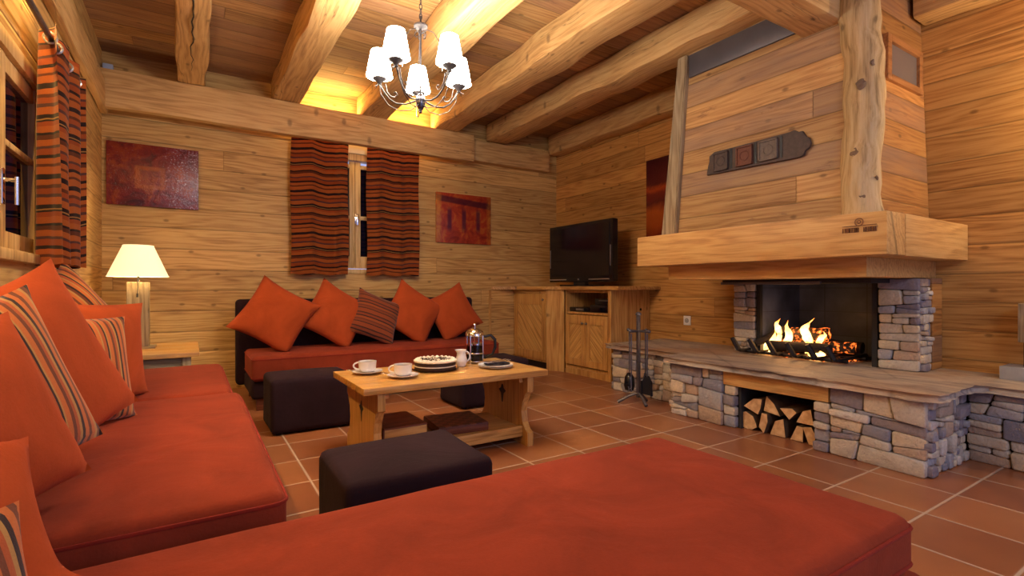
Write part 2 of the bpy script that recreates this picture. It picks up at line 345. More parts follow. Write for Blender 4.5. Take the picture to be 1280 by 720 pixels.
# ------------------------------------------------------------------ object helpers
def tag(o, label=None, cat=None, group=None, kind=None):
    if label: o['label'] = label
    if cat: o['category'] = cat
    if group: o['group'] = group
    if kind: o['kind'] = kind
    return o
def thing(name, label, cat, loc=(0, 0, 0), group=None, rz=0):
    o = bpy.data.objects.new(name, None); COL.objects.link(o); o.location = loc; o.rotation_euler = (0, 0, rz)
    o.empty_display_size = .05
    return tag(o, label, cat, group)
def finish(bm, name, mats, smooth=35):
    bmesh.ops.recalc_face_normals(bm, faces=bm.faces)
    me = bpy.data.meshes.new(name); bm.to_mesh(me); bm.free()
    if not isinstance(mats, (list, tuple)): mats = [mats]
    for m in mats: me.materials.append(M[m] if isinstance(m, str) else m)
    if smooth:
        me.polygons.foreach_set('use_smooth', [True]*len(me.polygons)); me.set_sharp_from_angle(angle=math.radians(smooth))
    return me
def part(name, bm, mat, parent=None, local=False, smooth=35, label=None):
    """world-coordinate bmesh (unless local) -> one mesh object, child of parent"""
    root = parent
    while root is not None and root.parent is not None: root = root.parent
    if root is not None and not local:
        bmesh.ops.transform(bm, matrix=(Matrix.Translation(root.location) @ root.rotation_euler.to_matrix().to_4x4()).inverted(), verts=bm.verts)
    me = finish(bm, name, mat, smooth)
    o = bpy.data.objects.new(name, me); COL.objects.link(o); o.parent = parent
    if label: o['label'] = label
    return o
def solo(name, bm, mat, label, cat, group=None, loc=None, smooth=35, kind=None):
    """a thing that is one mesh; geometry in world coordinates, origin moved to loc"""
    if loc is not None: bmesh.ops.translate(bm, verts=bm.verts, vec=-Vector(loc))
    me = finish(bm, name, mat, smooth)
    o = bpy.data.objects.new(name, me); COL.objects.link(o)
    if loc is not None: o.location = loc
    return tag(o, label, cat, group, kind)
def struct(name, bm, mat, smooth=0):
    return tag(part(name, bm, mat, None, smooth=smooth), kind='structure')
def dup(root, loc, label, rz=0, group=None):
    r = root.copy(); COL.objects.link(r); r.location = loc; r.rotation_euler = (0, 0, rz); r['label'] = label
    if group: r['group'] = group
    for ch in list(root.children):
        c = ch.copy(); COL.objects.link(c); c.parent = r
        for gch in list(ch.children):
            d = gch.copy(); COL.objects.link(d); d.parent = c
    return r
B = bmesh.new
def box(bm, x0, x1, y0, y1, z0, z1, bev=0, seg=2, mi=0):
    vs = [bm.verts.new((x, y, z)) for x in (x0, x1) for y in (y0, y1) for z in (z0, z1)]
    fs = [bm.faces.new([vs[i] for i in q]) for q in ((0, 1, 3, 2), (4, 6, 7, 5), (0, 4, 5, 1), (2, 3, 7, 6), (0, 2, 6, 4), (1, 5, 7, 3))]
    for f in fs: f.material_index = mi
    if bev:
        ed = {e for f in fs for e in f.edges}
        bmesh.ops.bevel(bm, geom=list(ed), offset=bev, segments=seg, profile=.6, affect='EDGES', material=-1)
    return bm
def bx(*a, **k): return box(B(), *a, **k)
def softbox(x0, x1, y0, y1, z0, z1, bev=.05, seg=4, cuts=10, puff=.0, nz=.004, seed=0):
    bm = bx(x0, x1, y0, y1, z0, z1)
    bmesh.ops.bevel(bm, geom=list(bm.edges), offset=bev, segments=seg, profile=.5, affect='EDGES')
    big = [e for e in bm.edges if e.calc_length() > .1]
    bmesh.ops.subdivide_edges(bm, edges=big, cuts=cuts, use_grid_fill=True)
    cx, cy, cz = (x0+x1)/2, (y0+y1)/2, (z0+z1)/2
    for v in bm.verts:
        u = (v.co.x-cx)/(x1-x0)*2; w = (v.co.y-cy)/(y1-y0)*2; t = (v.co.z-cz)/(z1-z0)*2
        if t > .5: v.co.z += puff*(1-u*u)*(1-w*w)
        nn = noise.noise(Vector(v.co)*3.1+Vector((seed, 0, 0)))
        v.co += Vector((u, w, t))*nn*nz
    return bm
def tube(bm, pts, r, seg=8, cap=True, mi=0):
    pts = [Vector(p) for p in pts]; n = len(pts); rings = []
    rr = r if isinstance(r, (list, tuple)) else [r]*n
    up = None
    for i, p in enumerate(pts):
        t = (pts[min(i+1, n-1)]-pts[max(i-1, 0)]).normalized()
        if up is None:
            up = Vector((0, 0, 1)) if abs(t.z) < .9 else Vector((1, 0, 0))
        a = t.cross(up)
        if a.length < 1e-5: a = t.cross(Vector((0, 1, 0)))
        a.normalize(); b = a.cross(t).normalized(); up = b
        rings.append([bm.verts.new(p+(a*math.cos(k*2*PI/seg)+b*math.sin(k*2*PI/seg))*rr[i]) for k in range(seg)])
    for i in range(n-1):
        for k in range(seg):
            f = bm.faces.new((rings[i][k], rings[i][(k+1) % seg], rings[i+1][(k+1) % seg], rings[i+1][k])); f.material_index = mi
    if cap:
        bm.faces.new(rings[0][::-1]).material_index = mi; bm.faces.new(rings[-1]).material_index = mi
    return bm
def lathe(bm, prof, c=(0, 0, 0), seg=24, mi=0, wav=0, wn=0):
    rings = []
    for r, z in prof:
        if r < 1e-6: rings.append([bm.verts.new((c[0], c[1], c[2]+z))])
        else:
            rings.append([bm.verts.new((c[0]+r*(1+wav*math.cos(wn*k*2*PI/seg))*math.cos(k*2*PI/seg), c[1]+r*(1+wav*math.cos(wn*k*2*PI/seg))*math.sin(k*2*PI/seg), c[2]+z)) for k in range(seg)])
    for a, b in zip(rings, rings[1:]):
        for k in range(seg):
            k2 = (k+1) % seg
            if len(a) == 1 and len(b) == 1: continue
            if len(a) == 1: q = (a[0], b[k], b[k2])
            elif len(b) == 1: q = (a[k], a[k2], b[0])
            else: q = (a[k], a[k2], b[k2], b[k])
            bm.faces.new(q).material_index = mi
    return bm
def prism(bm, poly, a, b, ax=0, mi=0, mi_side=None, bev=0):
    """poly in the two other axes (order x,y,z without ax), extruded from a to b along ax"""
    def P(u, v, w):
        c = [u, v]; c.insert(ax, w); return Vector(c)
    v0 = [bm.verts.new(P(u, v, a)) for u, v in poly]; v1 = [bm.verts.new(P(u, v, b)) for u, v in poly]
    f1 = bm.faces.new(v0[::-1]); f2 = bm.faces.new(v1); f1.material_index = f2.material_index = mi
    n = len(poly)
    sd = []
    for i in range(n):
        f = bm.faces.new((v0[i], v0[(i+1) % n], v1[(i+1) % n], v1[i])); f.material_index = mi if mi_side is None else mi_side; sd.append(f)
    if bev:
        bmesh.ops.bevel(bm, geom=list(set(e for f in [f1, f2]+sd for e in f.edges)), offset=bev, segments=2, affect='EDGES')
    return bm
def rough_beam(x0, x1, y0, y1, z0, z1, ax, amp=.012, bev=.025, seed=0, step=.12, fr=2.2):
    bm = bx(x0, x1, y0, y1, z0, z1)
    bmesh.ops.bevel(bm, geom=list(bm.edges), offset=bev, segments=2, profile=.6, affect='EDGES')
    L = (x1-x0, y1-y0, z1-z0)[ax]
    lo = (x0, y0, z0)[ax]
    n = max(2, int(L/step))
    for i in range(1, n):
        co = [0, 0, 0]; co[ax] = lo+L*i/n; no = [0, 0, 0]; no[ax] = 1
        bmesh.ops.bisect_plane(bm, geom=list(bm.verts)+list(bm.edges)+list(bm.faces), plane_co=co, plane_no=no)
    c = Vector(((x0+x1)/2, (y0+y1)/2, (z0+z1)/2))
    for v in bm.verts:
        p = v.co.copy()
        for k in range(3):
            if k == ax: continue
            s = 1 if p[k] > c[k] else -1
            q = Vector((p.x, p.y, p.z)); q[ax] *= fr
            off = noise.noise(q*1.0+Vector((seed*13.7+k*5.1, s*3.3, 0)))
            v.co[k] += off*amp*1.6*s
    return bm

# masonry: recursive slanted splits of a rectangle into convex stones
def cutpoly(poly, p, n):
    A, Bp = [], []
    for i in range(len(poly)):
        a, b = poly[i], poly[(i+1) % len(poly)]
        da = (a-p).dot(n); db = (b-p).dot(n)
        if da <= 0: A.append(a)
        if da >= 0: Bp.append(a)
        if da*db < 0:
            q = a+(b-a)*(da/(da-db)); A.append(q); Bp.append(q)
    return A, Bp
def masonry(bm, origin, U, V, N, w, h, rng, sw=.26, sh=.105, depth=.05, gap=.0035):
    origin, U, V, N = map(Vector, (origin, U, V, N))
    todo = [[Vector((0, 0)), Vector((w, 0)), Vector((w, h)), Vector((0, h))]]; done = []
    while todo:
        p = todo.pop()
        xs = [q.x for q in p]; ys = [q.y for q in p]; W = max(xs)-min(xs); H = max(ys)-min(ys)
        tw = sw*rng.uniform(.55, 1.5); th = sh*rng.uniform(.55, 1.5)
        if len(p) < 3 or (W <= tw and H <= th) or W*H < .0016: done.append(p); continue
        if H/th > W/tw:
            c = Vector((sum(xs)/len(xs), min(ys)+H*rng.uniform(.35, .65))); a = rng.gauss(0, .07)
            A, C = cutpoly(p, c, Vector((math.sin(a), math.cos(a))))
        else:
            c = Vector((min(xs)+W*rng.uniform(.33, .67), sum(ys)/len(ys))); a = rng.gauss(0, .13)
            A, C = cutpoly(p, c, Vector((math.cos(a), math.sin(a))))
        for q in (A, C):
            if len(q) >= 3: todo.append(q)
            
    for p in done:
        c = sum(p, Vector((0, 0)))/len(p)
        ar = abs(sum(p[i].x*p[(i+1) % len(p)].y-p[(i+1) % len(p)].x*p[i].y for i in range(len(p))))/2
        if ar < .0003: continue
        R = math.sqrt(ar)
        def shr(d):
            out = []
            for q in p:
                v = c-q; l = v.length; out.append(q+v*min(.6, d*1.35/max(l, .001)))
            return out
        d = depth+rng.uniform(-.014, .016); tilt = Vector((rng.gauss(0, .07), rng.gauss(0, .07)))
        # round the outline a little
        def rnd(poly):
            out = []
            for i, q in enumerate(poly):
                a, b = poly[i-1], poly[(i+1) % len(poly)]
                k = min(.22, .008/max(.008, (a-q).length)); k2 = min(.22, .008/max(.008, (b-q).length))
                out += [q+(a-q)*k, q+(b-q)*k2]
            return out
        bv = .006
        lv = []
        for poly, dd in ((rnd(shr(gap)), 0.), (rnd(shr(gap)), d-bv), (rnd(shr(gap+bv*.5)), d-bv*.25), (rnd(shr(gap+bv*1.5)), d)):
            ring = []
            for q in poly:
                z = dd+(0 if dd == 0 else (q-c).dot(tilt)*.6)
                ring.append(bm.verts.new(origin+U*q.x+V*q.y+N*z))
            lv.append(ring)
        for a, b in zip(lv, lv[1:]):
            for i in range(len(a)):
                j = (i+1) % len(a)
                bm.faces.new((a[i], a[j], b[j], b[i]))
        cv = bm.verts.new(origin+U*c.x+V*c.y+N*(d+rng.uniform(-.002, .006)))
        t = lv[-1]
        for i in range(len(t)): bm.faces.new((t[i], t[(i+1) % len(t)], cv))

# ------------------------------------------------------------------ room shell
WX, WY, LX, CZ = 4.58, 6.0, -.70, 3.25
struct('floor', bx(-.9, 5.0, -1.6, 6.2, -.08, 0), 'tile')
# back wall with window opening x 1.08-2.22, z 1.22-2.62
bm = B()
for r in ((LX-.2, 1.08, 0, 3.45), (2.22, WX+.3, 0, 3.45), (1.08, 2.22, 0, 1.22), (1.08, 2.22, 2.62, 3.45)):
    box(bm, r[0], r[1], WY, WY+.2, r[2], r[3])
struct('wall_back', bm, 'wall_back')
bm = B()   # right wall with firebox opening y 1.69-2.62, z .44-1.12
for r in ((-1.6, 1.60, 0, 3.45), (2.71, WY, 0, 3.45), (1.60, 2.71, 0, .43), (1.60, 2.71, 1.2, 3.45)):
    box(bm, WX, WX+.2, r[0], r[1], r[2], r[3])
struct('wall_right', bm, 'wall_right')
bm = B()   # left wall with window opening y 1.75-3.05, z 1.2-2.3
for r in ((-1.6, 2.45, 0, 3.45), (3.75, WY, 0, 3.45), (2.45, 3.75, 0, 1.22), (2.45, 3.75, 2.12, 3.45)):
    box(bm, LX-.2, LX, r[0], r[1], r[2], r[3])
struct('wall_left', bm, 'wall_left')
struct('ceiling', bx(LX-.2, WX+.2, -1.6, WY+.2, CZ, CZ+.08), 'ceil')
struct('trim_1', bx(3.425, 3.455, WY-.02, WY, 0, 1.02), 'cab_z')

# windows
w1 = thing('window_1', None, None, (1.65, WY, 1.22)); tag(w1, kind='structure')
bm = B()
for r in ((1.08, 1.13, 1.22, 2.62), (2.17, 2.22, 1.22, 2.62), (1.13, 2.17, 1.22, 1.27), (1.13, 2.17, 2.54, 2.62)):
    box(bm, r[0], r[1], WY-.01, WY+.1, r[2], r[3], bev=.006)
part('window_frame', bm, 'frame', w1)
for x0, x1 in ((1.135, 1.622), (1.626, 2.165)):
    bm = B(); s = .062
    box(bm, x0, x0+s, WY+.0, WY+.06, 1.28, 2.53, bev=.006); box(bm, x1-s, x1, WY, WY+.06, 1.28, 2.53, bev=.006)
    for z in (1.28, 1.85, 2.45): box(bm, x0+s, x1-s, WY+.002, WY+.055, z, z+(.14 if z < 1.3 else .045), bev=.005)
    c = part('casement', bm, 'frame', w1)
    part('pane', bx(x0+s-.01, x1-s+.01, WY+.03, WY+.036, 1.3, 2.5), 'night', c, smooth=0)
bm = B(); tube(bm, [(1.64, WY-.012, 1.86), (1.64, WY-.05, 1.86)], .01); box(bm, 1.625, 1.655, WY-.06, WY-.04, 1.78, 1.90, bev=.006); box(bm, 1.62, 1.66, WY-.014, WY, 1.80, 1.92, bev=.004)
part('window_handle', bm, 'chrome', w1, label='chrome handle')
part('window_header', bx(1.08, 2.22, WY-.02, WY-.002, 2.62, 2.9, bev=.004), 'plaster', w1, label='pale painted header board')

w2 = thing('window_2', None, None, (LX, 3.1, 1.22)); tag(w2, kind='structure')
bm = B()
for r in ((2.40, 2.46, 1.22, 2.12), (3.74, 3.80, 1.22, 2.12), (2.40, 3.80, 2.11, 2.19)):
    box(bm, LX-.06, LX+.012, r[0], r[1], r[2], r[3], bev=.006)
box(bm, LX-.06, LX+.05, 2.36, 3.84, 1.17, 1.22, bev=.01)
part('window_frame', bm, 'frame', w2)
for y0, y1 in ((2.465, 3.055), (3.06, 3.735)):
    bm = B(); s = .085
    box(bm, LX-.07, LX-.005, y0, y0+s, 1.225, 2.105, bev=.006); box(bm, LX-.07, LX-.005, y1-s, y1, 1.225, 2.105, bev=.006)
    for z, hh in ((1.225, .085), (1.70, .03), (2.03, .075)): box(bm, LX-.065, LX-.01, y0+s, y1-s, z, z+hh, bev=.005)
    c = part('casement', bm, 'frame', w2)
    part('pane', bx(LX-.04, LX-.034, y0+s-.01, y1-s+.01, 1.28, 2.07), 'night', c, smooth=0)
bm = B(); box(bm, LX-.006, LX+.002, 3.07, 3.11, 1.42, 1.58, bev=.003); tube(bm, [(LX, 3.09, 1.53), (LX+.045, 3.09, 1.53)], .009); tube(bm, [(LX+.043, 3.09, 1.545), (LX+.043, 3.09, 1.42)], .009)
part('window_handle', bm, 'chrome', w2, label='chrome lever handle')

# ------------------------------------------------------------------ beams
bl = ['leftmost exposed ceiling beam, with a long dark crack along its underside',
      'broad rough-hewn ceiling beam, second from the left wall, lit on its right flank',
      'ceiling beam passing directly behind the lit chandelier',
      'rough ceiling beam with round knots just right of the chandelier',
      'pale ceiling beam running to the left post of the chimney breast']
for i, (a, b) in enumerate(((-.11, .12), (.71, .98), (1.62, 1.92), (2.52, 2.82), (3.34, 3.64))):
    bm = rough_beam(a, b, -1.5, 5.92, 3.0, CZ-.002, 1, amp=.016, bev=.03, seed=i+1)
    o = solo('ceiling_beam', bm, 'beam_y', bl[i], 'beam', 'exposed ceiling beams', loc=((a+b)/2, 2, 3.0))
    if i == 0:
        rr = random.Random(3); pts = []; y = 1.5
        while y < 5.4: pts.append((rr.uniform(-.012, .012), y-2, -.004+0.0)); y += .09
        c = B(); n = len(pts); tube(c, [Vector(p) for p in pts], [.0015+.0055*math.sin(PI*k/(n-1)) for k in range(n)], 5)
        part('drying_crack', c, 'cord', o, local=True, label='dark crack')
solo('wall_beam', rough_beam(4.36, 4.575, 2.78, 5.92, 2.97, CZ-.002, 1, seed=9), 'beam_y', 'ceiling-height beam running along the right wall above the television corner', 'beam', loc=(4.46, 4.3, 2.97))
solo('wall_beam', rough_beam(4.36, 4.575, -1.5, 1.53, 2.97, CZ-.002, 1, seed=10), 'beam_y', 'short length of wall beam at top right, beyond the chimney breast', 'beam', loc=(4.46, .1, 2.97))
solo('wall_beam', rough_beam(LX+.002, -.645, -1.5, 5.9, 2.64, 2.90, 1, amp=.006, bev=.012, seed=11), 'beam_y', 'beam running along the top of the left wall over the curtain rail', 'beam', loc=(-.67, 2, 2.64))
solo('tie_beam', rough_beam(LX+.005, 3.04, 5.70, 5.80, 2.66, 2.995, 0, amp=.006, bev=.012, seed=12), 'beam_x', 'long horizontal tie beam on the back wall above the curtains and paintings', 'beam', loc=(1.2, 5.75, 2.66))
solo('wall_plate', rough_beam(3.06, 4.35, 5.86, 5.995, 2.72, 2.995, 0, amp=.004, bev=.01, seed=13), 'beam_x', 'short timber plate in the top right corner of the back wall', 'beam', loc=(3.7, 5.93, 2.72))
solo('cross_beam', rough_beam(LX+.01, 3.56, 1.60, 1.86, 2.755, 2.985, 0, amp=.008, bev=.02, seed=14), 'beam_x', 'heavy cross beam meeting the chimney breast at the top of the picture', 'beam', loc=(1.5, 1.73, 2.755))

# ------------------------------------------------------------------ fireplace
fp = thing('fireplace', 'stone and timber open fireplace with a raised stone hearth on the right wall', 'fireplace', (4.0, 2.1, 0))
rg = random.Random(11)
bm = B()   # dark core
core = [(3.47, 3.86, 2.28, 2.88, 0, .425), (3.47, 3.86, 1.17, 1.74, 0, .425), (3.47, 4.575, 2.30, 2.89, .0, .42), (3.86, 4.575, 1.17, 2.3, 0, .425), (3.47, 4.575, 1.17, 1.73, .0, .42), (3.74, 4.575, 2.89, 3.86, 0, .42), (4.06, 4.575, -1.5, 1.16, 0, .42), (3.475, 4.5, 1.70, 2.32, .37, .42)]
for c in core: box(bm, *c)
part('hearth_core', bm, 'mortar', fp, smooth=0)
bm = B(); X = (1, 0, 0); Y = (0, 1, 0); Z = (0, 0, 1)
NX = (-1, 0, 0); NY = (0, -1, 0)
def hw(bm): part('hearth_wall', bm, 'stone', fp, smooth=50, label='dry-laid grey and tan hearth stonework')
for (x, y, z, w, h) in ((3.47, 2.40, 0, .49, .428), (3.47, 2.30, 0, .10, .315), (3.47, 1.64, 0, .10, .315), (3.47, 1.13, 0, .51, .428)):
    bm = B(); masonry(bm, (x, y, z), Y, Z, NX, w, h, rg, sw=.25, sh=.12); hw(bm)
bm = B(); masonry(bm, (3.74, 2.89, 0), Y, Z, NX, .98, .428, rg, sw=.2, sh=.11); hw(bm); bm = B()
masonry(bm, (3.43, 1.17, 0), X, Z, NY, .58, .428, rg, sw=.15, sh=.1); hw(bm); bm = B()
masonry(bm, (4.06, -1.2, 0), Y, Z, NX, 2.33, .428, rg, sw=.26, sh=.11); hw(bm); bm = B()
masonry(bm, (3.43, 2.87, 0), X, Z, (0, 1, 0), .3, .428, rg, sw=.15, sh=.1); hw(bm); bm = B()
masonry(bm, (3.70, 3.85, 0), X, Z, (0, 1, 0), .86, .428, rg, sw=.18, sh=.1)
hw(bm)
# slab outline with ragged edges
out = [(4.575, -1.2), (3.985, -1.2), (3.985, 1.02), (3.93, 1.08), (3.40, 1.075), (3.375, 1.12), (3.37, 2.93), (3.62, 2.97), (3.645, 3.05), (3.65, 3.93), (4.575, 3.94)]
pts = []
for i in range(len(out)):
    a, b = Vector(out[i]), Vector(out[(i+1) % len(out)]); n = max(1, int((b-a).length/.07)); inner = (a.x > 4.5 and b.x > 4.5)
    for k in range(n):
        p = a.lerp(b, k/n)
        if k and not inner:
            nn = Vector((-(b-a).y, (b-a).x)).normalized(); p += nn*rg.uniform(-.012, .012)
        pts.append((p.x, p.y))
bm = B()
lv = []
for z, s in ((.428, .010), (.438, 0.), (.455, -.003), (.468, .006), (.472, .016)):
    ring = []
    for i, (x, y) in enumerate(pts):
        a, b = Vector(pts[i-1]), Vector(pts[(i+1) % len(pts)]); nn = Vector(((b-a).y, -(b-a).x)).normalized()
        q = Vector((x, y))+nn*s*(-1 if True else 1)*(0 if x > 4.57 else 1)*(1+.8*rg.uniform(-1, 1))
        ring.append(bm.verts.new((q.x, q.y, z+rg.uniform(-.0015, .0015))))
    lv.append(ring)
for a, b in zip(lv, lv[1:]):
    for i in range(len(a)): bm.faces.new((a[i], a[(i+1) % len(a)], b[(i+1) % len(a)], b[i]))
bm.faces.new(lv[0]); bm.faces.new(lv[-1])
part('hearth_slab', bm, 'slab', fp, smooth=30, label='rough-edged flagstone slab capping the hearth')
# wood box header with knot, niche
hb = rough_beam(3.425, 3.52, 1.645, 2.40, .318, .425, 1, amp=.002, bev=.006, seed=3)
part('niche_lintel', hb, 'mantel_y', fp, label='timber lintel over the firewood niche')
# firebox pillars
for y0, y1 in ((1.42, 1.69), (2.62, 2.85)):
    bm = B(); c = bx(4.24, 4.39 if y0 < 2 else 4.575, y0+.04, y1-.03, .475, 1.118)
    part('pillar_core', c, 'mortar', fp, smooth=0)
    masonry(bm, (4.245, y0+.01, .475), Y, Z, NX, y1-y0-.02, .64, rg, sw=.2, sh=.10, depth=.045)
    if y0 < 2: masonry(bm, (4.215, y0+.045, .475), X, Z, NY, .18, .64, rg, sw=.16, sh=.10, depth=.045)
    part('stone_pillar', bm, 'stone', fp, smooth=50, label='stone pillar beside the firebox opening')
part('pillar_cheek', bx(4.40, 4.575, 1.425, 1.68, .475, 1.118, bev=.003), 'chim_side', fp, smooth=0)
bm = B()
box(bm, 4.85, 4.88, 1.60, 2.71, .43, 1.2)
part('firebox_back', bm, 'fireplate', fp, smooth=0, label='sooty plated back of the firebox')
bm = B(); box(bm, 4.25, 4.85, 2.585, 2.618, .43, 1.16); part('firebox_side', bm, 'fireplate', fp, smooth=0)
bm = B(); box(bm, 4.25, 4.85, 1.70, 1.735, .43, 1.16); box(bm, 4.2, 4.88, 1.6, 2.71, 1.13, 1.16)
box(bm, 4.22, 4.88, 1.69, 2.62, .44, .468)
box(bm, 4.215, 4.25, 1.69, 1.725, .47, 1.09); box(bm, 4.215, 4.25, 2.585, 2.62, .47, 1.09)
part('firebox_lining', bm, 'soot', fp, smooth=0, label='black iron firebox lining and frame')
bm = B(); box(bm, 3.90, 4.56, 1.60, 2.74, 1.085, 1.118, bev=.003)
part('smoke_hood', bm, 'soot', fp)
part('hood_bar', bx(3.875, 3.9, 1.92, 2.74, 1.078, 1.10, bev=.003), 'steelgrey', fp, label='grey steel bar under the mantel')
# mantels
bm = rough_beam(3.50, 4.575, 1.46, 2.99, 1.12, 1.242, 1, amp=.003, bev=.006, seed=4)
part('lower_mantel', bm, 'mantel_y', fp, label='lower timber beam under the mantel')
bm = rough_beam(3.31, 3.56, 1.28, 3.17, 1.24, 1.492, 1, amp=.004, bev=.008, seed=5)
mn = part('mantel_beam', bm, 'mantel_y', fp, label='broad pale timber mantel beam')
# burnt-in stamp on the mantel: a ruled line, a ringed emblem and worn characters
bm = B()
zz = 1.415; x = 3.306
box(bm, x-.001, x+.006, 1.33, 1.51, zz, zz+.0025)
ring = [(x, 1.419+.022*math.cos(a*PI/8), 1.437+.022*math.sin(a*PI/8)) for a in range(17)]
tube(bm, ring, .0022, 5, cap=False)
tube(bm, [(x, 1.419+.009*math.cos(a*PI/4), 1.437+.009*math.sin(a*PI/4)) for a in range(9)], .002, 4, cap=False)
y = 1.508
for ch in 'IHDECB=  HEHEHT':
    h0, h1 = 1.378, 1.405
    if ch != ' ':
        box(bm, x-.001, x+.006, y-.002, y, h0, h1)
        if ch in 'HBD=': box(bm, x-.001, x+.006, y-.010, y-.008, h0, h1)
        if ch in 'HE=': box(bm, x-.001, x+.006, y-.009, y, (h0+h1)/2-.001, (h0+h1)/2+.001)
        if ch in 'EDCBT=': box(bm, x-.001, x+.006, y-.009, y, h1-.002, h1)
        if ch in 'EDCB=': box(bm, x-.001, x+.006, y-.009, y, h0, h0+.002)
    y -= .0125
part('burnt_stamp', bm, 'dark_wood', mn, smooth=0, label='dark branded lettering with a ringed emblem')
bm = rough_beam(3.562, 4.575, 1.28, 1.54, 1.24, 1.492, 0, amp=.003, bev=.008, seed=6)
part('mantel_return', bm, 'mantel_x', fp, label='mantel beam returning to the wall on the right')
bm = rough_beam(3.562, 4.575, 2.93, 3.17, 1.24, 1.492, 0, amp=.003, bev=.008, seed=8)
part('mantel_return', bm, 'mantel_x', fp, label='mantel beam returning to the wall on the left')
part('mantel_infill', bx(3.55, 4.575, 1.5, 2.97, 1.243, 1.48), 'mantel_y', fp, smooth=0)
# chimney breast: leaning trapezoid box
def wedge(x0, x1, yb0, yb1, yt0, yt1, z0, z1):
    bm = B(); v = [bm.verts.new(p) for p in ((x0, yb0, z0), (x1, yb0, z0), (x1, yb1, z0), (x0, yb1, z0), (x0, yt0, z1), (x1, yt0, z1), (x1, yt1, z1), (x0, yt1, z1))]
    for q in ((0, 3, 2, 1), (4, 5, 6, 7), (0, 1, 5, 4), (1, 2, 6, 5), (2, 3, 7, 6), (3, 0, 4, 7)): bm.faces.new([v[i] for i in q])
    return bm
bm = wedge(3.52, 4.575, 1.50, 2.98, 1.56, 2.80, 1.485, CZ-.003)
bm.faces.ensure_lookup_table()
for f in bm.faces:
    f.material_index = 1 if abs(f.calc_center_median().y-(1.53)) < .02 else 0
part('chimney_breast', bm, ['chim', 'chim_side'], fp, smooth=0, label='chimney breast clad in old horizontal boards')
# corner log (knotty) and left slanted post
rr = random.Random(5)
pts = []; rad = []
n = 26
for k in range(n+1):
    z = 1.49+(CZ-1.495)*k/n
    pts.append((3.56+.010*math.sin(z*3.1), 1.50+.03*(z-1.49)/1.7+.013*math.sin(z*4.3+1), z)); rad.append(.108+.012*noise.noise(Vector((0, 0, z*3))))
bm = B(); tube(bm, pts, rad, 18)
for v in bm.verts:
    v.co += (Vector((noise.noise(v.co*7), noise.noise(v.co*7+Vector((9, 0, 0))), 0)))*.022
lg = part('corner_log', bm, 'log_z', fp, smooth=60, label='knotty pale log post on the chimney corner')
dk = simple('dark_knot', (.19, .125, .08), .8, 0, .5, 60, .5)
for zk, ang, s in ((1.60, 3.6, .022), (2.30, 3.5, .026), (2.42, 4.1, .015), (1.88, 3.2, .024), (1.72, 4.4, .012), (2.85, 4.2, .014)):
    c = Vector((3.56+.103*math.cos(ang), 1.513+.103*math.sin(ang), zk)); m4 = Matrix.Translation(c) @ Matrix.Rotation(ang, 4, 'Z') @ Matrix.Diagonal((.45, 1, 1.25, 1))
    bm = B(); bmesh.ops.create_icosphere(bm, subdivisions=3, radius=s, matrix=m4)
    for v in bm.verts: v.co += noise.noise_vector(v.co*45)*.012
    part('knot', bm, dk, lg, label='dark knot')
bm = wedge(3.475, 3.56, 2.90, 3.05, 2.775, 2.87, 1.49, 2.99)
bmesh.ops.bevel(bm, geom=list(bm.edges), offset=.008, segments=2, affect='EDGES')
part('side_post', bm, 'grey_z', fp, label='slim weathered post leaning on the left of the chimney')
part('iron_band', bx(3.50, 3.52, 1.87, 2.775, 2.80, 2.985, bev=.002), 'steelgrey', fp, label='grey steel band at the chimney top')
# wooden framed air vent on the chimney side
vt = B(); y1 = 1.535
vz0, vz1, vx0, vx1 = 2.45, 2.76, 3.93, 4.50
for r in ((vx0, vx0+.06, vz0, vz1), (vx1-.06, vx1, vz0, vz1), (vx0+.06, vx1-.06, vz0, vz0+.045), (vx0+.06, vx1-.06, vz1-.045, vz1)):
    box(vt, r[0], r[1], y1-.025, y1+.02, r[2], r[3], bev=.005)
M['ventwood'] = wood('vent_frame_wood', 0, (.20, .075, .03), (.33, .13, .05), (.42, .18, .07), rough=.4, knots=0)
v = part('air_vent', vt, 'ventwood', fp, label='wood-framed vent on the chimney side')
part('vent_grille', bx(vx0+.055, vx1-.055, y1-.004, y1+.01, vz0+.04, vz1-.04), 'vent', v, smooth=0)

# carved plaque on chimney face
pq = thing('carved_plaque', 'narrow old carved wooden plaque with three square panels on the chimney breast', 'carving', (3.50, 2.2, 1.95))
prof = [(2.60, 1.955), (2.585, 2.03), (2.57, 2.055), (2.575, 2.10), (2.53, 2.125), (1.93, 2.125), (1.90, 2.135), (1.87, 2.11), (1.845, 2.115), (1.825, 2.07), (1.80, 2.06), (1.79, 2.02), (1.80, 1.99), (1.83, 1.98), (1.835, 1.95), (1.87, 1.94)]
bm = B(); prism(bm, prof, 3.495, 3.517, 0)
bmesh.ops.bevel(bm, geom=[e for e in bm.edges], offset=.003, segments=1, affect='EDGES')
oldw = simple('old_carved_oak', (.075, .055, .05), .7, 0, .5, 40, .6); oldr = simple('old_red_carved_oak', (.15, .055, .035), .7, 0, .5, 60, .8); oldg = simple('old_grey_carved_oak', (.16, .13, .11), .7, 0, .5, 60, .8)
part('backboard', bm, oldw, pq)
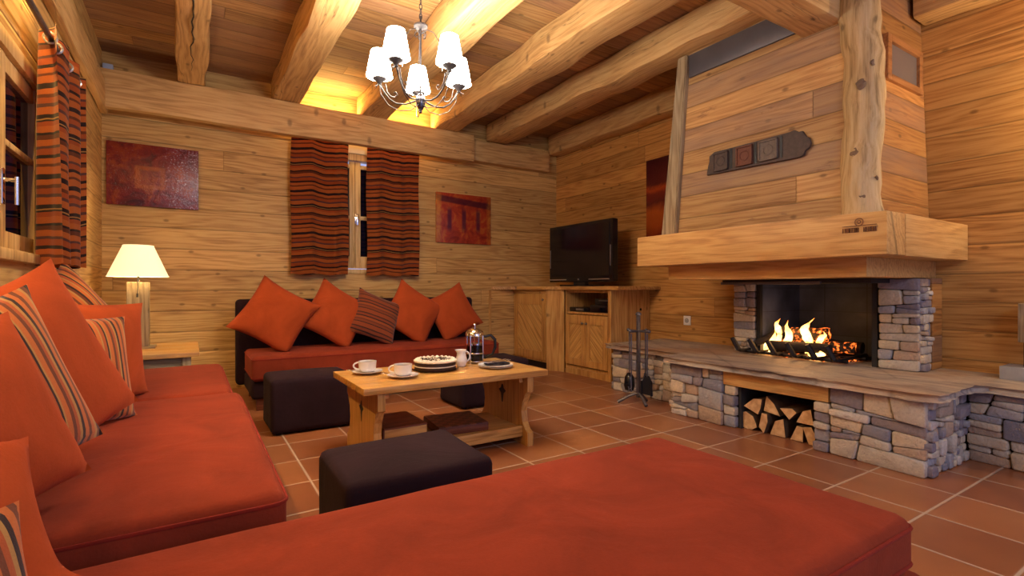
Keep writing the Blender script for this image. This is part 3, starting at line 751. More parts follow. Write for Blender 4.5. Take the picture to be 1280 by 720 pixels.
for (a, b, mm) in ((2.40, 2.53, oldw), (2.20, 2.33, oldr), (2.01, 2.15, oldg)):
    bm = B(); box(bm, 3.482, 3.496, a, b, 1.965, 2.11, bev=.004)
    for (p0, p1, q0, q1) in ((a, a+.012, 1.965, 2.11), (b-.012, b, 1.965, 2.11), (a, b, 1.965, 1.977), (a, b, 2.098, 2.11)): box(bm, 3.474, 3.484, p0, p1, q0, q1, bev=.002)
    tube(bm, [(3.482, (a+b)/2+.035*math.cos(t*PI/6), 2.037+.035*math.sin(t*PI/6)) for t in range(13)], .006, 6, cap=False)
    part('carved_panel', bm, mm, pq)
    part('slot', bx(3.49, 3.494, a-.03, a-.012, 1.965, 2.115), 'soot', pq, smooth=0)

# grate, burning logs, flames
gt = thing('fire_grate', 'black iron fire grate holding the burning logs', 'grate', (4.2, 2.2, .472))
for y in (2.68, 2.52, 2.36, 2.20, 2.04, 1.90):
    part('grate_bar', tube(B(), [(4.55, y, .515), (4.15, y, .505), (4.07, y, .505), (4.045, y+.005, .52), (4.03, y+.02, .56), (4.01, y+.04, .615)], [.012, .012, .016, .021, .021, .018], 6), 'iron', gt)
for x in (4.16, 4.45): part('cross_rail', tube(B(), [(x, 1.86, .493), (x, 2.72, .493)], .014, 6), 'iron', gt)
def log(p0, p1, r, seed):
    p0, p1 = Vector(p0), Vector(p1); pts = [p0.lerp(p1, k/10) for k in range(11)]
    bm = B(); tube(bm, pts, [r*(1+.12*noise.noise(Vector((k*.5, seed, 0)))) for k in range(11)], 12)
    for v in bm.verts: v.co += noise.noise_vector(v.co*16+Vector((seed, 0, 0)))*.009
    return bm
solo('burning_log', log((4.31, 2.60, .56), (4.42, 1.92, .575), .045, 1), 'ember', 'glowing charred log lying lowest at the back of the grate', 'log', 'logs burning in the firebox', loc=(4.36, 2.26, .56), smooth=60)
solo('burning_log', log((4.25, 2.02, .57), (4.22, 2.50, .56), .04, 2), 'char', 'blackened log lying along the front of the grate', 'log', 'logs burning in the firebox', loc=(4.24, 2.26, .56), smooth=60)
solo('burning_log', log((4.34, 2.38, .66), (4.38, 2.10, .67), .055, 3), 'ember', 'thick ember-red log piled on top at the centre of the fire', 'log', 'logs burning in the firebox', loc=(4.37, 2.2, .66), smooth=60)
solo('burning_log', log((4.20, 2.62, .56), (4.36, 2.44, .70), .03, 4), 'char', 'thin charred log tilted up at the left of the fire', 'log', 'logs burning in the firebox', loc=(4.28, 2.54, .6), smooth=60)
solo('burning_log', log((4.48, 1.90, .57), (4.46, 2.5, .60), .045, 5), 'char', 'dark log at the very back of the fire', 'log', 'logs burning in the firebox', loc=(4.48, 2.2, .58), smooth=60)
fire = thing('fire', 'orange and white flames rising between the burning logs', 'fire', (4.3, 2.3, .5))
def flame(x, y, z, h, w, lean, seed):
    pts = []; rad = []
    for k in range(13):
        t = k/12
        pts.append((x+.02*math.sin(t*4+seed), y+lean*t+w*.5*math.sin(t*5+seed), z+h*t)); rad.append(max(.0006, w*.55*math.sin(PI*min(1, t*.85+.15))**.9*(1-t)**.45))
    bm = B(); tube(bm, pts, rad, 10)
    for v in bm.verts: v.co += noise.noise_vector(v.co*24+Vector((seed, 0, 0)))*.012
    return bm
for i, a in enumerate(((4.27, 2.56, .49, .20, .06, -.07, 1), (4.30, 2.50, .52, .20, .05, -.04, 2.), (4.30, 2.42, .56, .22, .065, -.05, 3), (4.29, 2.47, .65, .13, .05, -.01, 4.4), (4.27, 2.22, .60, .20, .075, -.03, 5), (4.28, 2.22, .50, .12, .03, .0, 6), (4.27, 2.10, .60, .11, .055, 0, 7), (4.25, 2.12, .475, .10, .07, 0, 8.2), (4.26, 2.16, .475, .05, .06, .03, 9.1), (4.24, 2.52, .475, .06, .04, .03, 10.1))):
    part('flame', flame(*a), 'flame', fire, smooth=80)
bm = B(); rr = random.Random(9)
for k in range(70):
    c = Vector((rr.uniform(4.14, 4.5), rr.uniform(1.9, 2.65), .482)); bmesh.ops.create_icosphere(bm, subdivisions=1, radius=rr.uniform(.008, .022), matrix=Matrix.Translation(c) @ Matrix.Diagonal((1, 1.2, .5, 1)))
solo('embers', bm, 'ember', 'scatter of ash and embers under the fire grate', 'embers', loc=(4.3, 2.3, .475), kind='stuff')

# firewood in niche
logs = [([(2.318, .106), (2.259, .129), (2.202, .104), (2.179, .056), (2.172, .029), (2.213, .004), (2.265, .004), (2.300, .02)], 'rounded split log at the bottom left of the firewood niche'),
 ([(2.271, .17), (2.196, .235), (2.129, .245), (2.14, .176), (2.16, .128)], 'wedge-shaped split log at the top left of the firewood niche'),
 ([(2.105, .270), (2.048, .222), (2.006, .145), (2.125, .160)], 'tallest peaked split log at the top of the firewood pile'),
 ([(2.129, .145), (2.090, .144), (2.085, .09), (2.112, .004), (2.15, .043)], 'narrow upright split log second along the bottom of the niche'),
 ([(2.075, .004), (2.038, .105), (1.98, .13), (1.965, .004)], 'squarish split log in the middle of the bottom row of firewood'),
 ([(2.001, .205), (1.915, .218), (1.885, .195), (1.935, .138)], 'split log with its point down in the upper row of the niche'),
 ([(1.88, .135), (1.837, .218), (1.785, .236), (1.765, .135)], 'split log at the top right of the firewood niche'),
 ([(1.93, .004), (1.885, .106), (1.845, .104), (1.845, .004)], 'split log second from the right on the bottom of the niche'),
 ([(1.837, .11), (1.781, .122), (1.752, .069), (1.767, .004), (1.799, .004)], 'rounded split log at the bottom right end of the firewood niche')]
for i, (poly, lab) in enumerate(logs):
    bm = B(); prism(bm, poly, 3.50+random.uniform(-.015, .02), 3.84, 0, mi=0, mi_side=1)
    cy = sum(p[0] for p in poly)/len(poly); cz = min(p[1] for p in poly)
    solo('firewood_log', bm, ['logface', 'bark'], lab, 'firewood', 'split logs stacked in the hearth niche', loc=(3.67, cy, cz), smooth=30)

# socket, sensor
so = thing('wall_socket', 'white square electrical socket on the right wall beside the fireplace', 'socket', (WX, 3.655, .69))
part('plate', bx(WX-.014, WX-.001, 3.60, 3.69, .645, .745, bev=.004), 'white_plastic', so)
bm = B(); tube(bm, [(WX-.018, 3.645, .695), (WX-.013, 3.645, .695)], .026, 16)
rc = part('receptacle', bm, simple('grey_recess', (.35, .35, .38), .5), so)
part('earth_pin', tube(B(), [(WX-.024, 3.645, .707), (WX-.016, 3.645, .707)], .004, 6), 'silver', rc)
solo('ceiling_sensor', bx(-.69, -.61, 5.93, 5.995, 3.03, 3.12, bev=.012), 'blue_plastic', 'small pale blue sensor box high in the left corner of the back wall', 'sensor', loc=(-.65, 5.96, 3.03))

# paintings
def painting(name, lab, x0, x1, y0, y1, z0, z1, mat):
    c = Vector(((x0+x1)/2, (y0+y1)/2, (z0+z1)/2))
    solo(name, bx(x0, x1, y0, y1, z0, z1, bev=.004), mat, lab, 'painting', 'abstract red paintings on the walls', loc=c)
painting('painting', 'glossy dark crimson abstract painting above the table lamp', -.665, .062, WY-.04, WY-.002, 1.83, 2.42, 'art_left')
painting('painting', 'small red and orange painting with dark vertical strokes right of the curtains', 2.64, 3.44, WY-.035, WY-.002, 1.635, 2.28, 'art_mid')
painting('painting', 'tall narrow ember-coloured painting half hidden behind the chimney post', WX-.035, WX-.002, 3.55, 4.21, 1.62, 2.55, 'art_right')

# ------------------------------------------------------------------ curtains
def curtain(x0, x1, y, z0, z1, folds, amp, axis='x', seed=0):
    bm = B(); nx, nz = 70, 24; rows = []
    for j in range(nz+1):
        t = j/nz; z = z0+(z1-z0)*t; row = []
        for i in range(nx+1):
            s = i/nx; u = x0+(x1-x0)*s
            a = amp*(1-.25*t)*(math.sin(s*folds*2*PI+seed)+.25*math.sin(s*folds*4.3*PI+seed*2+t))
            u2 = u+.008*math.sin(z*5+s*6)
            zz = z+(.008*math.sin(s*folds*2*PI+seed+1) if j == 0 else .0)
            row.append(bm.verts.new((u2, y+a, zz) if axis == 'x' else (y+a, u2, zz)))
        rows.append(row)
    for j in range(nz):
        for i in range(nx): bm.faces.new((rows[j][i], rows[j][i+1], rows[j+1][i+1], rows[j+1][i]))
    bmesh.ops.solidify(bm, geom=list(bm.faces), thickness=.004)
    return bm
solo('curtain', curtain(.905, 1.515, 5.87, 1.20, 2.93, 2.2, .022, seed=.5), 'curtain', 'orange and brown striped curtain on the left side of the back window', 'curtain', 'striped curtains', loc=(1.21, 5.87, 1.2), smooth=80)
solo('curtain', curtain(1.725, 2.36, 5.87, 1.20, 2.93, 2.3, .022, seed=2.), 'curtain', 'orange and brown striped curtain on the right side of the back window', 'curtain', 'striped curtains', loc=(2.02, 5.87, 1.2), smooth=80)
rod1 = thing('curtain_rod', 'curtain rod of the back window, tucked behind the tie beam', 'curtain rod', (1.63, 5.87, 2.9))
part('rod', tube(B(), [(.86, 5.87, 2.935), (2.4, 5.87, 2.935)], .011, 10), 'iron', rod1)
for x in (.88, 2.38): part('bracket', bx(x-.008, x+.008, 5.87, 5.998, 2.925, 2.945), 'iron', rod1)
solo('curtain', curtain(3.34, 4.14, -.605, 1.17, 2.37, 3, .06, axis='y', seed=1.3), 'curtain', 'orange and brown striped curtain hanging on the left wall by the near window', 'curtain', 'striped curtains', loc=(-.59, 3.6, 1.17), smooth=80)
rod2 = thing('curtain_rod', 'bronze curtain rod above the window on the left wall', 'curtain rod', (-.60, 2.6, 2.22))
part('rod', tube(B(), [(-.60, 1.1, 2.31), (-.60, 4.16, 2.31)], .014, 10), 'tooliron', rod2)
bm = B(); tube(bm, [(-.60, 4.16, 2.31), (-.60, 4.2, 2.31)], .028, 12); part('finial', bm, 'tooliron', rod2)
for y in (1.6, 4.14): part('bracket', tube(B(), [(-.60, y, 2.31), (LX, y, 2.31)], .008, 8), 'tooliron', rod2)
for k, y in enumerate((3.40, 3.53, 3.67, 3.80, 3.93, 4.06)):
    part('eyelet', tube(B(), [(-.60+.026*math.cos(t*PI/8), y, 2.31+.026*math.sin(t*PI/8)) for t in range(17)], .006, 6, cap=False), 'silver', rod2)

# ------------------------------------------------------------------ sofas
def pipe_loop(x0, x1, y0, y1, z, r=.006, rc=.05):
    pts = []
    for cx, cy, a0 in ((x1-rc, y1-rc, 0), (x0+rc, y1-rc, 90), (x0+rc, y0+rc, 180), (x1-rc, y0+rc, 270)):
        for k in range(5):
            a = math.radians(a0+k*22.5); pts.append((cx+rc*math.cos(a), cy+rc*math.sin(a), z))
    pts.append(pts[0]); bm = B(); tube(bm, pts, r, 6, cap=False); return bm
def seat_cushion(parent, x0, x1, y0, y1, z0, z1, seed=0, puff=.01, name='seat_cushion', mat='seat', bev=.04):
    c = part(name, softbox(x0, x1, y0, y1, z0, z1, bev=bev, cuts=12, puff=puff, nz=.003, seed=seed), mat, parent, smooth=60)
    
    for zz in (z1-.030, z0+.030): part('piping', pipe_loop(x0, x1, y0, y1, zz, r=.0055, rc=bev), 'piping', c, smooth=60)
    return c
dsf = thing('daybed_sofa', 'wide rust-red cushioned daybed filling the foreground', 'sofa', (.9, 1.05, 0))
part('base', softbox(-.55, 1.765, .575, 1.50, .05, .24, bev=.03, cuts=3, nz=.002), 'seat', dsf)
seat_cushion(dsf, -.58, 1.735, .60, 1.545, .245, .405, 1, puff=.006)
for x in (-.45, .6, 1.7):
    for y in (.65, 1.42): part('foot', bx(x-.03, x+.03, y-.03, y+.03, 0, .06), 'auber', dsf)
lsf = thing('long_sofa', 'long rust-red cushioned sofa along the left wall', 'sofa', (-.2, 3.0, 0))
part('base', softbox(-.66, .18, 1.56, 4.50, .05, .27, bev=.03, cuts=4, nz=.002), 'auber', lsf)
seat_cushion(lsf, -.64, .235, 1.56, 3.235, .275, .47, 2)
seat_cushion(lsf, -.64, .20, 3.255, 4.52, .275, .47, 3)
part('backrest', softbox(-.695, -.60, 1.56, 4.50, .27, .86, bev=.03, cuts=4, nz=.003), 'auber', lsf)
for x in (-.55, .08):
    for y in (1.7, 3.1, 4.35): part('foot', bx(x-.03, x+.03, y-.03, y+.03, 0, .06), 'auber', lsf)
bsf = thing('back_sofa', 'dark-framed sofa with a rust-red seat against the back wall', 'sofa', (1.6, 5.2, 0))
part('base', softbox(.43, 2.87, 4.78, 5.60, .10, .25, bev=.03, cuts=4, nz=.002), 'auber', bsf)
part('backrest', softbox(.36, 2.90, 5.46, 5.62, .12, .94, bev=.04, cuts=5, nz=.003), 'auber', bsf)
seat_cushion(bsf, .43, 2.85, 4.74, 5.46, .255, .47, 4)
for x in (.50, 2.78):
    for y in (4.84, 5.52): part('leg', bx(x-.03, x+.03, y-.03, y+.03, 0, .12, bev=.004), 'dark_wood', bsf)

# ottomans
def ottoman(lab, x0, x1, y0, y1, h):
    o = thing('ottoman', lab, 'ottoman', ((x0+x1)/2, (y0+y1)/2, 0), 'dark ottomans around the coffee table')
    part('body', softbox(x0, x1, y0, y1, .012, h, bev=.035, cuts=6, puff=.012, nz=.006, seed=x0), 'auber', o, smooth=60)
    bm = pipe_loop(x0+.006, x1-.006, y0+.006, y1-.006, h-.075, r=.004); part('seam', bm, 'auber', o)
    for x in (x0+.06, x1-.06):
        for y in (y0+.06, y1-.06): part('foot', tube(B(), [(x, y, 0), (x, y, .016)], .018, 10), 'black', o)
ottoman('dark aubergine ottoman in front of the coffee table, nearest the daybed', .43, 1.0, 1.69, 2.16, .40)
ottoman('dark aubergine ottoman left of the coffee table, before the back sofa', .47, 1.05, 3.90, 4.36, .40)
ottoman('dark ottoman behind the right leg of the coffee table', 1.95, 2.66, 3.88, 4.34, .40)

# ------------------------------------------------------------------ pillows
def pillow(lab, c, n, roll, a, b, t, mat='orange', group='orange scatter cushions', seed=0, name='scatter_cushion', rest=.473):
    bm = B(); N = 22; top = {}; bot = {}
    for i in range(N+1):
        for j in range(N+1):
            u = -1+2*i/N; v = -1+2*j/N
            x = a/2*u*(1-.10*(1-v*v)*abs(u)**1.5); y = b/2*v*(1-.10*(1-u*u)*abs(v)**1.5)
            th = t/2*((1-u**4)*(1-v**4))**.55*(.62+.38*(1-u*u)*(1-v*v))
            th *= 1+.10*noise.noise(Vector((u*1.4+seed, v*1.4, seed)))
            top[i, j] = bm.verts.new((x, y, th))
            bot[i, j] = top[i, j] if i in (0, N) or j in (0, N) else bm.verts.new((x, y, -th))
    for i in range(N):
        for j in range(N):
            bm.faces.new((top[i, j], top[i+1, j], top[i+1, j+1], top[i, j+1]))
            q = (bot[i, j], bot[i, j+1], bot[i+1, j+1], bot[i+1, j])
            bm.faces.new(q)
    n = Vector(n).normalized(); up = Vector((0, 0, 1)); r = up.cross(n).normalized(); u2 = n.cross(r)
    m3 = Matrix((r, u2, n)).transposed() @ Matrix.Rotation(roll, 3, 'Z')
    inv = m3.inverted(); c = Vector(c)
    for v in bm.verts:
        p = m3 @ v.co+c
        if p.x < -.64: p.x = -.64-.04*(1-math.exp(-(-.64-p.x)/.04)); v.co = inv @ (p-c)
        d = rest+.03-p.z
        if d > 0: p.z = rest+.03-.03*(1-math.exp(-d/.03)); p -= Vector((n.x, n.y, 0))*0; v.co = inv @ (p-c)
    me = finish(bm, name, mat, 80)
    o = bpy.data.objects.new(name, me); COL.objects.link(o); tag(o, lab, 'cushion', group)
    o.rotation_euler = m3.to_euler(); o.location = c
    return o
D = math.radians
gb = 'cushions on the back sofa'; gl = 'cushions on the long left sofa'
pillow('burnt orange cushion at the left end of the back sofa', (.655, 5.10, .795), (-.12, -1, .35), D(-32), .58, .58, .21, seed=1, group=gb)
pillow('burnt orange cushion second from the left on the back sofa', (1.21, 5.17, .785), (.05, -1, .38), D(-34), .57, .57, .20, seed=2, group=gb)
pillow('brown striped cushion in the middle of the back sofa', (1.60, 5.13, .75), (.10, -1, .38), D(-24), .50, .50, .16, 'pstripe2', seed=3, group=gb)
pillow('burnt orange cushion right of the striped one on the back sofa', (2.03, 5.22, .775), (.05, -1, .36), D(-35), .58, .58, .20, seed=4, group=gb)
pillow('burnt orange cushion at the right end of the back sofa', (2.53, 5.26, .765), (-.05, -1, .3), D(26), .56, .56, .18, seed=5, group=gb)
# left sofa: leaning on the left wall backrest
pillow('striped cushion peeking up with a pointed corner behind the large orange back cushion', (-.53, 3.52, .92), (.8, -.55, .3), D(38), .42, .42, .15, 'pstripe', seed=6, group=gl)
pillow('large upright orange back cushion standing at the far end beside the table lamp', (-.43, 3.10, .735), (.86, -.50, .12), D(-4), .86, .53, .15, seed=7, group=gl)
pillow('striped cushion leaning on the large far orange back cushion', (-.40, 2.66, .715), (.80, -.58, .22), D(-6), .56, .48, .15, 'pstripe', seed=8, group=gl)
pillow('orange cushion tilted on its corner between two striped cushions on the left sofa', (-.42, 2.15, .785), (.82, -.52, .28), D(20), .60, .60, .16, seed=9, group=gl)
pillow('striped cushion behind the front orange cushion on the left sofa', (-.45, 1.86, .76), (.84, -.50, .28), D(13), .54, .52, .15, 'pstripe', seed=10, group=gl)
pillow('orange cushion slumped in front at the left edge of the sofa', (-.44, 1.60, .73), (.84, -.46, .35), D(8), .54, .48, .18, seed=11, group=gl)
pillow('orange cushion lying low at the bottom left corner of the picture', (-.44, 1.33, .59), (.45, -.50, .72), D(-12), .46, .44, .17, seed=12, group=gl)
pillow('striped cushion cut off at the very bottom left of the picture', (-.36, 1.06, .50), (.75, -.55, .45), D(-8), .44, .40, .13, 'pstripe', seed=13, group=gl)

# ------------------------------------------------------------------ side table and lamp
st = thing('side_table', 'low wooden side table in the left corner carrying the lamp', 'side table', (-.30, 5.1, 0))
bm = B()
for i in range(3): box(bm, -.66, .055, 4.64+i*.307, 4.64+i*.307+.303, .515, .55, bev=.004)
part('table_top', bm, 'furn_x', st)
part('apron', bx(-.64, .0, 4.69, 4.72, .42, .514, bev=.003), 'grey_x', st)
for x in (-.62, -.03):
    for y in (4.70, 5.49): part('leg', bx(x-.03, x+.03, y-.03, y+.03, 0, .514, bev=.004), 'grey_z', st)
def lampthing(lab, c, zb, hh, bw, mat_block, base, shade_z, sr0, sr1, sh, base_mat, rod):
    t = thing('table_lamp', lab, 'lamp', (c[0], c[1], zb))
    part('lamp_base', bx(c[0]-base, c[0]+base, c[1]-base*.8, c[1]+base*.8, zb+.001, zb+.018 if not rod else zb+.085, bev=.003), base_mat, t)
    z0 = zb+.018 if not rod else zb+.085+rod
    if rod: part('rod', tube(B(), [(c[0], c[1], zb+.08), (c[0], c[1], z0+.01)], .006, 8), 'iron', t)
    part('lamp_block', rough_beam(c[0]-bw/2, c[0]+bw/2, c[1]-bw*.42, c[1]+bw*.42, z0, z0+hh, 2, amp=.002, bev=.005), mat_block, t, label='upright weathered wooden block')
    part('lamp_neck', tube(B(), [(c[0], c[1], z0+hh-.002), (c[0], c[1], shade_z+.05)], .008, 8), 'iron', t)
    bm = B(); lathe(bm, [(sr0, 0), (sr1, sh)], (c[0], c[1], shade_z), 40)
    s = part('lamp_shade', bm, 'lshade', t, label='cream tapered shade glowing from within')
    for r, z in ((sr0, 0), (sr1, sh)): part('shade_rim', tube(B(), [(c[0]+r*math.cos(k*PI/16), c[1]+r*math.sin(k*PI/16), shade_z+z) for k in range(33)], .003, 5, cap=False), 'lshade', s)
    bm = B(); bmesh.ops.create_icosphere(bm, subdivisions=2, radius=.03, matrix=Matrix.Translation((c[0], c[1], shade_z+.09)))
    part('bulb', bm, 'bulb', t)
    return t
tl = lampthing('table lamp with a cream tapered shade on an upright wooden block, in the left corner', (-.37, 5.2), .55, .53, .15, 'grey_z', .12, 1.145, .21, .105, .255, 'grey_x', 0)
bm = B(); tube(bm, [(-.37, 5.13, 1.14), (-.367, 5.115, 1.06), (-.37, 5.112, 1.0)], .003, 6); tube(bm, [(-.37, 5.112, 1.005), (-.37, 5.112, .975)], .007, 8); part('pull_cord', bm, 'cord', tl)
sc = thing('sculpture', 'driftwood block raised on a thin rod from a grey stone base, at the right edge', 'ornament', (4.42, .97, .472))
part('stone_base', bx(4.33, 4.53, .84, 1.06, .473, .555, bev=.004), 'greyblock', sc)
part('rod', tube(B(), [(4.43, .965, .55), (4.43, .965, .72)], .006, 8), 'iron', sc)
part('wood_block', rough_beam(4.37, 4.49, .86, .985, .71, .955, 2, amp=.004, bev=.008), 'grey_z', sc)
scn = thing('wall_sconce', 'small wall sconce on the right wall past the fireplace', 'wall lamp', (4.5, .35, 2.1))
part('shade', lathe(B(), [(.10, 0), (.07, .16)], (4.46, .35, 2.1), 24), 'lshade', scn)
part('bracket', bx(4.46, 4.578, .34, .36, 2.08, 2.10), 'iron', scn)

# ------------------------------------------------------------------ coffee table
ct = thing('coffee_table', 'solid wood coffee table with shaped panel legs in front of the back sofa', 'coffee table', (1.41, 3.1, 0))
bm = B()
for i in range(4): box(bm, .79, 2.03, 2.75+i*.175, 2.75+i*.175+.174, .462, .50, bev=.003)
part('table_top', bm, 'furn_x', ct)
def legpanel(x0, x1):
    half = [(.325, .462), (.325, .36), (.30, .345), (.262, .28), (.25, .22), (.262, .15), (.295, .105), (.325, .09), (.325, 0)]
    poly = [(3.10-a, z) for a, z in half]+[(3.10+a, z) for a, z in half[::-1]]
    bm = B()
    cut = [(.0, .235), (.010, .235), (.022, .30), (.052, .322), (.022, .338), (.013, .365), (.0, .365)]
    for sg in (-1, 1):
        pl = [(3.10+sg*a, z) for a, z in half]+[(3.10+sg*a, z) for a, z in [(0, 0)]+cut+[(0, .462)]]
        if sg > 0: pl = pl[::-1]
        prism(bm, pl, x0, x1, 0)
    bmesh.ops.remove_doubles(bm, verts=bm.verts, dist=.0002)
    return bm
lg1 = part('leg', legpanel(.875, .92), 'furn_z', ct, smooth=0, label='shaped panel leg with a cut-out slit')
def slit(x0, x1, par):  # solid black prism plugs the slit, standing in for the shade inside it
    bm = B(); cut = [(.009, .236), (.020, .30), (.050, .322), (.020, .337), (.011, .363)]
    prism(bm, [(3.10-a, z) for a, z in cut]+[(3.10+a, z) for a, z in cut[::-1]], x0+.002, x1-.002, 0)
    part('slit_shadow', bm, 'cord', par, smooth=0, label='dark star-shaped filling that paints the shade inside the cut-out')
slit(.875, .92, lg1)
lg2 = part('leg', legpanel(1.88, 1.925), 'furn_z', ct, smooth=0, label='shaped panel leg with a cut-out slit')
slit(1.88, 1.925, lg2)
bm = B(); box(bm, .92, 1.88, 2.86, 3.34, .085, .115, bev=.003)
part('shelf', bm, 'furn_x', ct)
part('shelf_rail', bx(.92, 1.88, 2.835, 2.86, .055, .125, bev=.003), 'furn_x', ct)
bm = B()
for y in (2.79, 3.41): pass
for a, b in ((.93, .955), (1.845, 1.87)): part('cleat', bx(a, b, 2.82, 3.38, .42, .461), 'furn_y', ct)
gbx = thing('games_box', 'wooden games box with a dark red lid on the table shelf, on the left', 'box', (1.09, 3.06, .116))
part('box_body', bx(.955, 1.22, 2.90, 3.26, .117, .215, bev=.003), 'furn_x', gbx)
part('lid', bx(.953, 1.222, 2.898, 3.262, .215, .224, bev=.002), 'dark_wood', gbx)
part('end_panel', bx(.947, .955, 2.90, 3.26, .117, .215), 'dark_wood', gbx)
cb = thing('chess_box', 'dark chequered chess box on the shelf under the coffee table', 'game board', (1.50, 3.08, .116), rz=D(-6))
part('box_body', bx(-.17, .17, -.17, .17, .001, .05, bev=.003), 'dark_wood', cb, local=True)
part('board', bx(-.168, .168, -.168, .168, .05, .055), 'chess', cb, local=True, smooth=0)

# crockery
def cup_set(lab, labs, x, y, rot):
    s = thing('saucer', labs, 'saucer', (x, y, .5), 'white saucers on the coffee table')
    bm = B(); lathe(bm, [(0, .001), (.03, .001), (.036, .004), (.070, .012), (.074, .016), (.070, .016), (.036, .009), (0, .008)], (x, y, .5), 32)
    part('dish', bm, 'china', s, smooth=60); s.scale = (1.3, 1.3, 1.3)
    c = thing('coffee_cup', lab, 'cup', (x, y, .508), 'white cups on the coffee table')
    bm = B(); lathe(bm, [(0, .002), (.026, .002), (.032, .006), (.041, .02), (.0435, .058), (.0405, .058), (.038, .022), (.028, .010), (0, .009)], (x, y, .508), 32)
    b = part('bowl', bm, 'china', c, smooth=60)
    bm = B(); ca, sa = math.cos(rot), math.sin(rot)
    tube(bm, [(x+ca*(.04+.026*math.sin(t*PI/8)), y+sa*(.04+.026*math.sin(t*PI/8)), .508+.034+.018*math.cos(t*PI/8)) for t in range(9)], .0042, 8)
    part('handle', bm, 'china', c, smooth=60)
    bm = B(); lathe(bm, [(0, .050), (.0395, .050)], (x, y, .508), 24); part('coffee', bm, 'coffee', c); c.scale = (1.3, 1.3, 1.2); c.location.z = .5125
    sp = thing('teaspoon', 'teaspoon lying on the saucer of the '+('left' if x < 1.0 else 'right-hand')+' cup', 'spoon', (x-.055, y+.03, .517), 'teaspoons'); sp.location.z = .524
    bm = B(); tube(bm, [(x-.10, y+.035, .527), (x-.055, y+.03, .519), (x-.02, y+.042, .519)], .0022, 6)
    part('spoon_handle', bm, 'chrome', sp)
    bm = B(); bmesh.ops.create_icosphere(bm, subdivisions=2, radius=.012, matrix=Matrix.Translation((x-.108, y+.036, .529)) @ Matrix.Diagonal((1.4, .9, .3, 1))); part('spoon_bowl', bm, 'chrome', sp)
cup_set('white coffee cup nearest the left end of the coffee table', 'white saucer under the leftmost cup', .955, 3.24, PI*.9)
cup_set('white coffee cup beside the cake', 'white saucer under the cup beside the cake', 1.10, 2.99, PI*.85)
# cake on a glass plate
ck = (1.385, 3.15)
bm = B(); lathe(bm, [(0, .001), (.11, .001), (.155, .008), (.157, .011), (.11, .006), (0, .005)], (ck[0], ck[1], .5), 40)
solo('cake_plate', bm, 'glass', 'clear glass plate under the chocolate cake', 'plate', loc=(ck[0], ck[1], .5), smooth=60)
ca = thing('chocolate_cake', 'round chocolate cake topped with piped cream and dark shavings', 'cake', (ck[0], ck[1], .507))
bm = B(); lathe(bm, [(0, .0), (.134, 0), (.137, .004), (.137, .022), (.134, .024), (.137, .026), (.137, .046), (.13, .05), (0, .05)], (ck[0], ck[1], .507), 48, wav=.006, wn=13); part('sponge', bm, 'choc', ca, smooth=50)
bm = B(); lathe(bm, [(0, .050), (.128, .050), (.140, .053), (.142, .062), (.128, .068), (0, .066)], (ck[0], ck[1], .507), 96, wav=.02, wn=24)
tube(bm, [(ck[0]+.1375*math.cos(t*PI/24), ck[1]+.1375*math.sin(t*PI/24), .507+.026) for t in range(49)], .0035, 6, cap=False)
part('cream_layer', bm, 'cream', ca, smooth=60)
bm = B()
for k in range(24):
    a = k*2*PI/24; c = (ck[0]+.122*math.cos(a), ck[1]+.122*math.sin(a), .507+.066)
    lathe(bm, [(.015, 0), (.012, .004), (.006, .008), (0, .010)], c, 8)
part('piped_rosettes', bm, 'cream', ca, smooth=60)
bm = B(); rr = random.Random(2)
for k in range(160):
    a = rr.uniform(0, 2*PI); r = .105*math.sqrt(rr.random()); h = .507+.068
    m4 = Matrix.Translation((ck[0]+r*math.cos(a), ck[1]+r*math.sin(a), h)) @ Matrix.Rotation(rr.uniform(0, PI), 4, 'Z') @ Matrix.Diagonal((rr.uniform(.5, 1.2), .35, .3, 1))
    bmesh.ops.create_cube(bm, size=.012, matrix=m4)
o = part('chocolate_shavings', bm, 'choc', ca, smooth=0); o['kind'] = 'stuff'
# milk jug
jx, jy = 1.60, 3.19
jg = thing('milk_jug', 'small white china milk jug behind the cake', 'jug', (jx, jy, .5))
bm = B(); lathe(bm, [(0, .001), (.026, .001), (.029, .006), (.040, .03), (.042, .045), (.033, .075), (.030, .095), (.036, .118), (.033, .118), (.027, .095), (.030, .072), (.037, .045), (0, .012)], (jx, jy, .5), 28)
for v in bm.verts:
    if v.co.z > .60 and v.co.x < jx-.02: v.co.x -= .010*(v.co.z-.60)/.018
part('jug_body', bm, 'china', jg, smooth=60)
bm = B(); tube(bm, [(jx+.030+.032*math.sin(t*PI/9), jy-.010*math.sin(t*PI/9), .5+.068+.036*math.cos(t*PI/9)) for t in range(10)], .005, 8); part('handle', bm, 'china', jg, smooth=60)
# cafetiere
fx, fy = 1.76, 3.29
fpz = thing('french_press', 'glass and chrome cafetiere half full of black coffee on the table', 'french press', (fx, fy, .5))
bm = B(); lathe(bm, [(.050, .012), (.050, .165), (.0475, .165), (.0475, .014)], (fx, fy, .5), 32); part('glass_beaker', bm, 'glass', fpz, smooth=60)
bm = B(); lathe(bm, [(0, .014), (.0470, .014), (.0470, .095), (0, .095)], (fx, fy, .5), 32); part('coffee', bm, 'coffee', fpz, smooth=60, label='black coffee')
bm = B(); lathe(bm, [(0, .215), (.006, .213), (.01, .207), (.006, .20), (.004, .19), (.022, .187), (.040, .178), (.052, .165), (.054, .150), (.050, .150), (.048, .163), (0, .168)], (fx, fy, .5), 32); part('lid', bm, 'chrome', fpz, smooth=60)
bm = B()
for k in range(4):
    a = k*PI/2+.6; x, y = fx+.052*math.cos(a), fy+.052*math.sin(a); tube(bm, [(x, y, .5), (x, y, .65)], .004, 6)
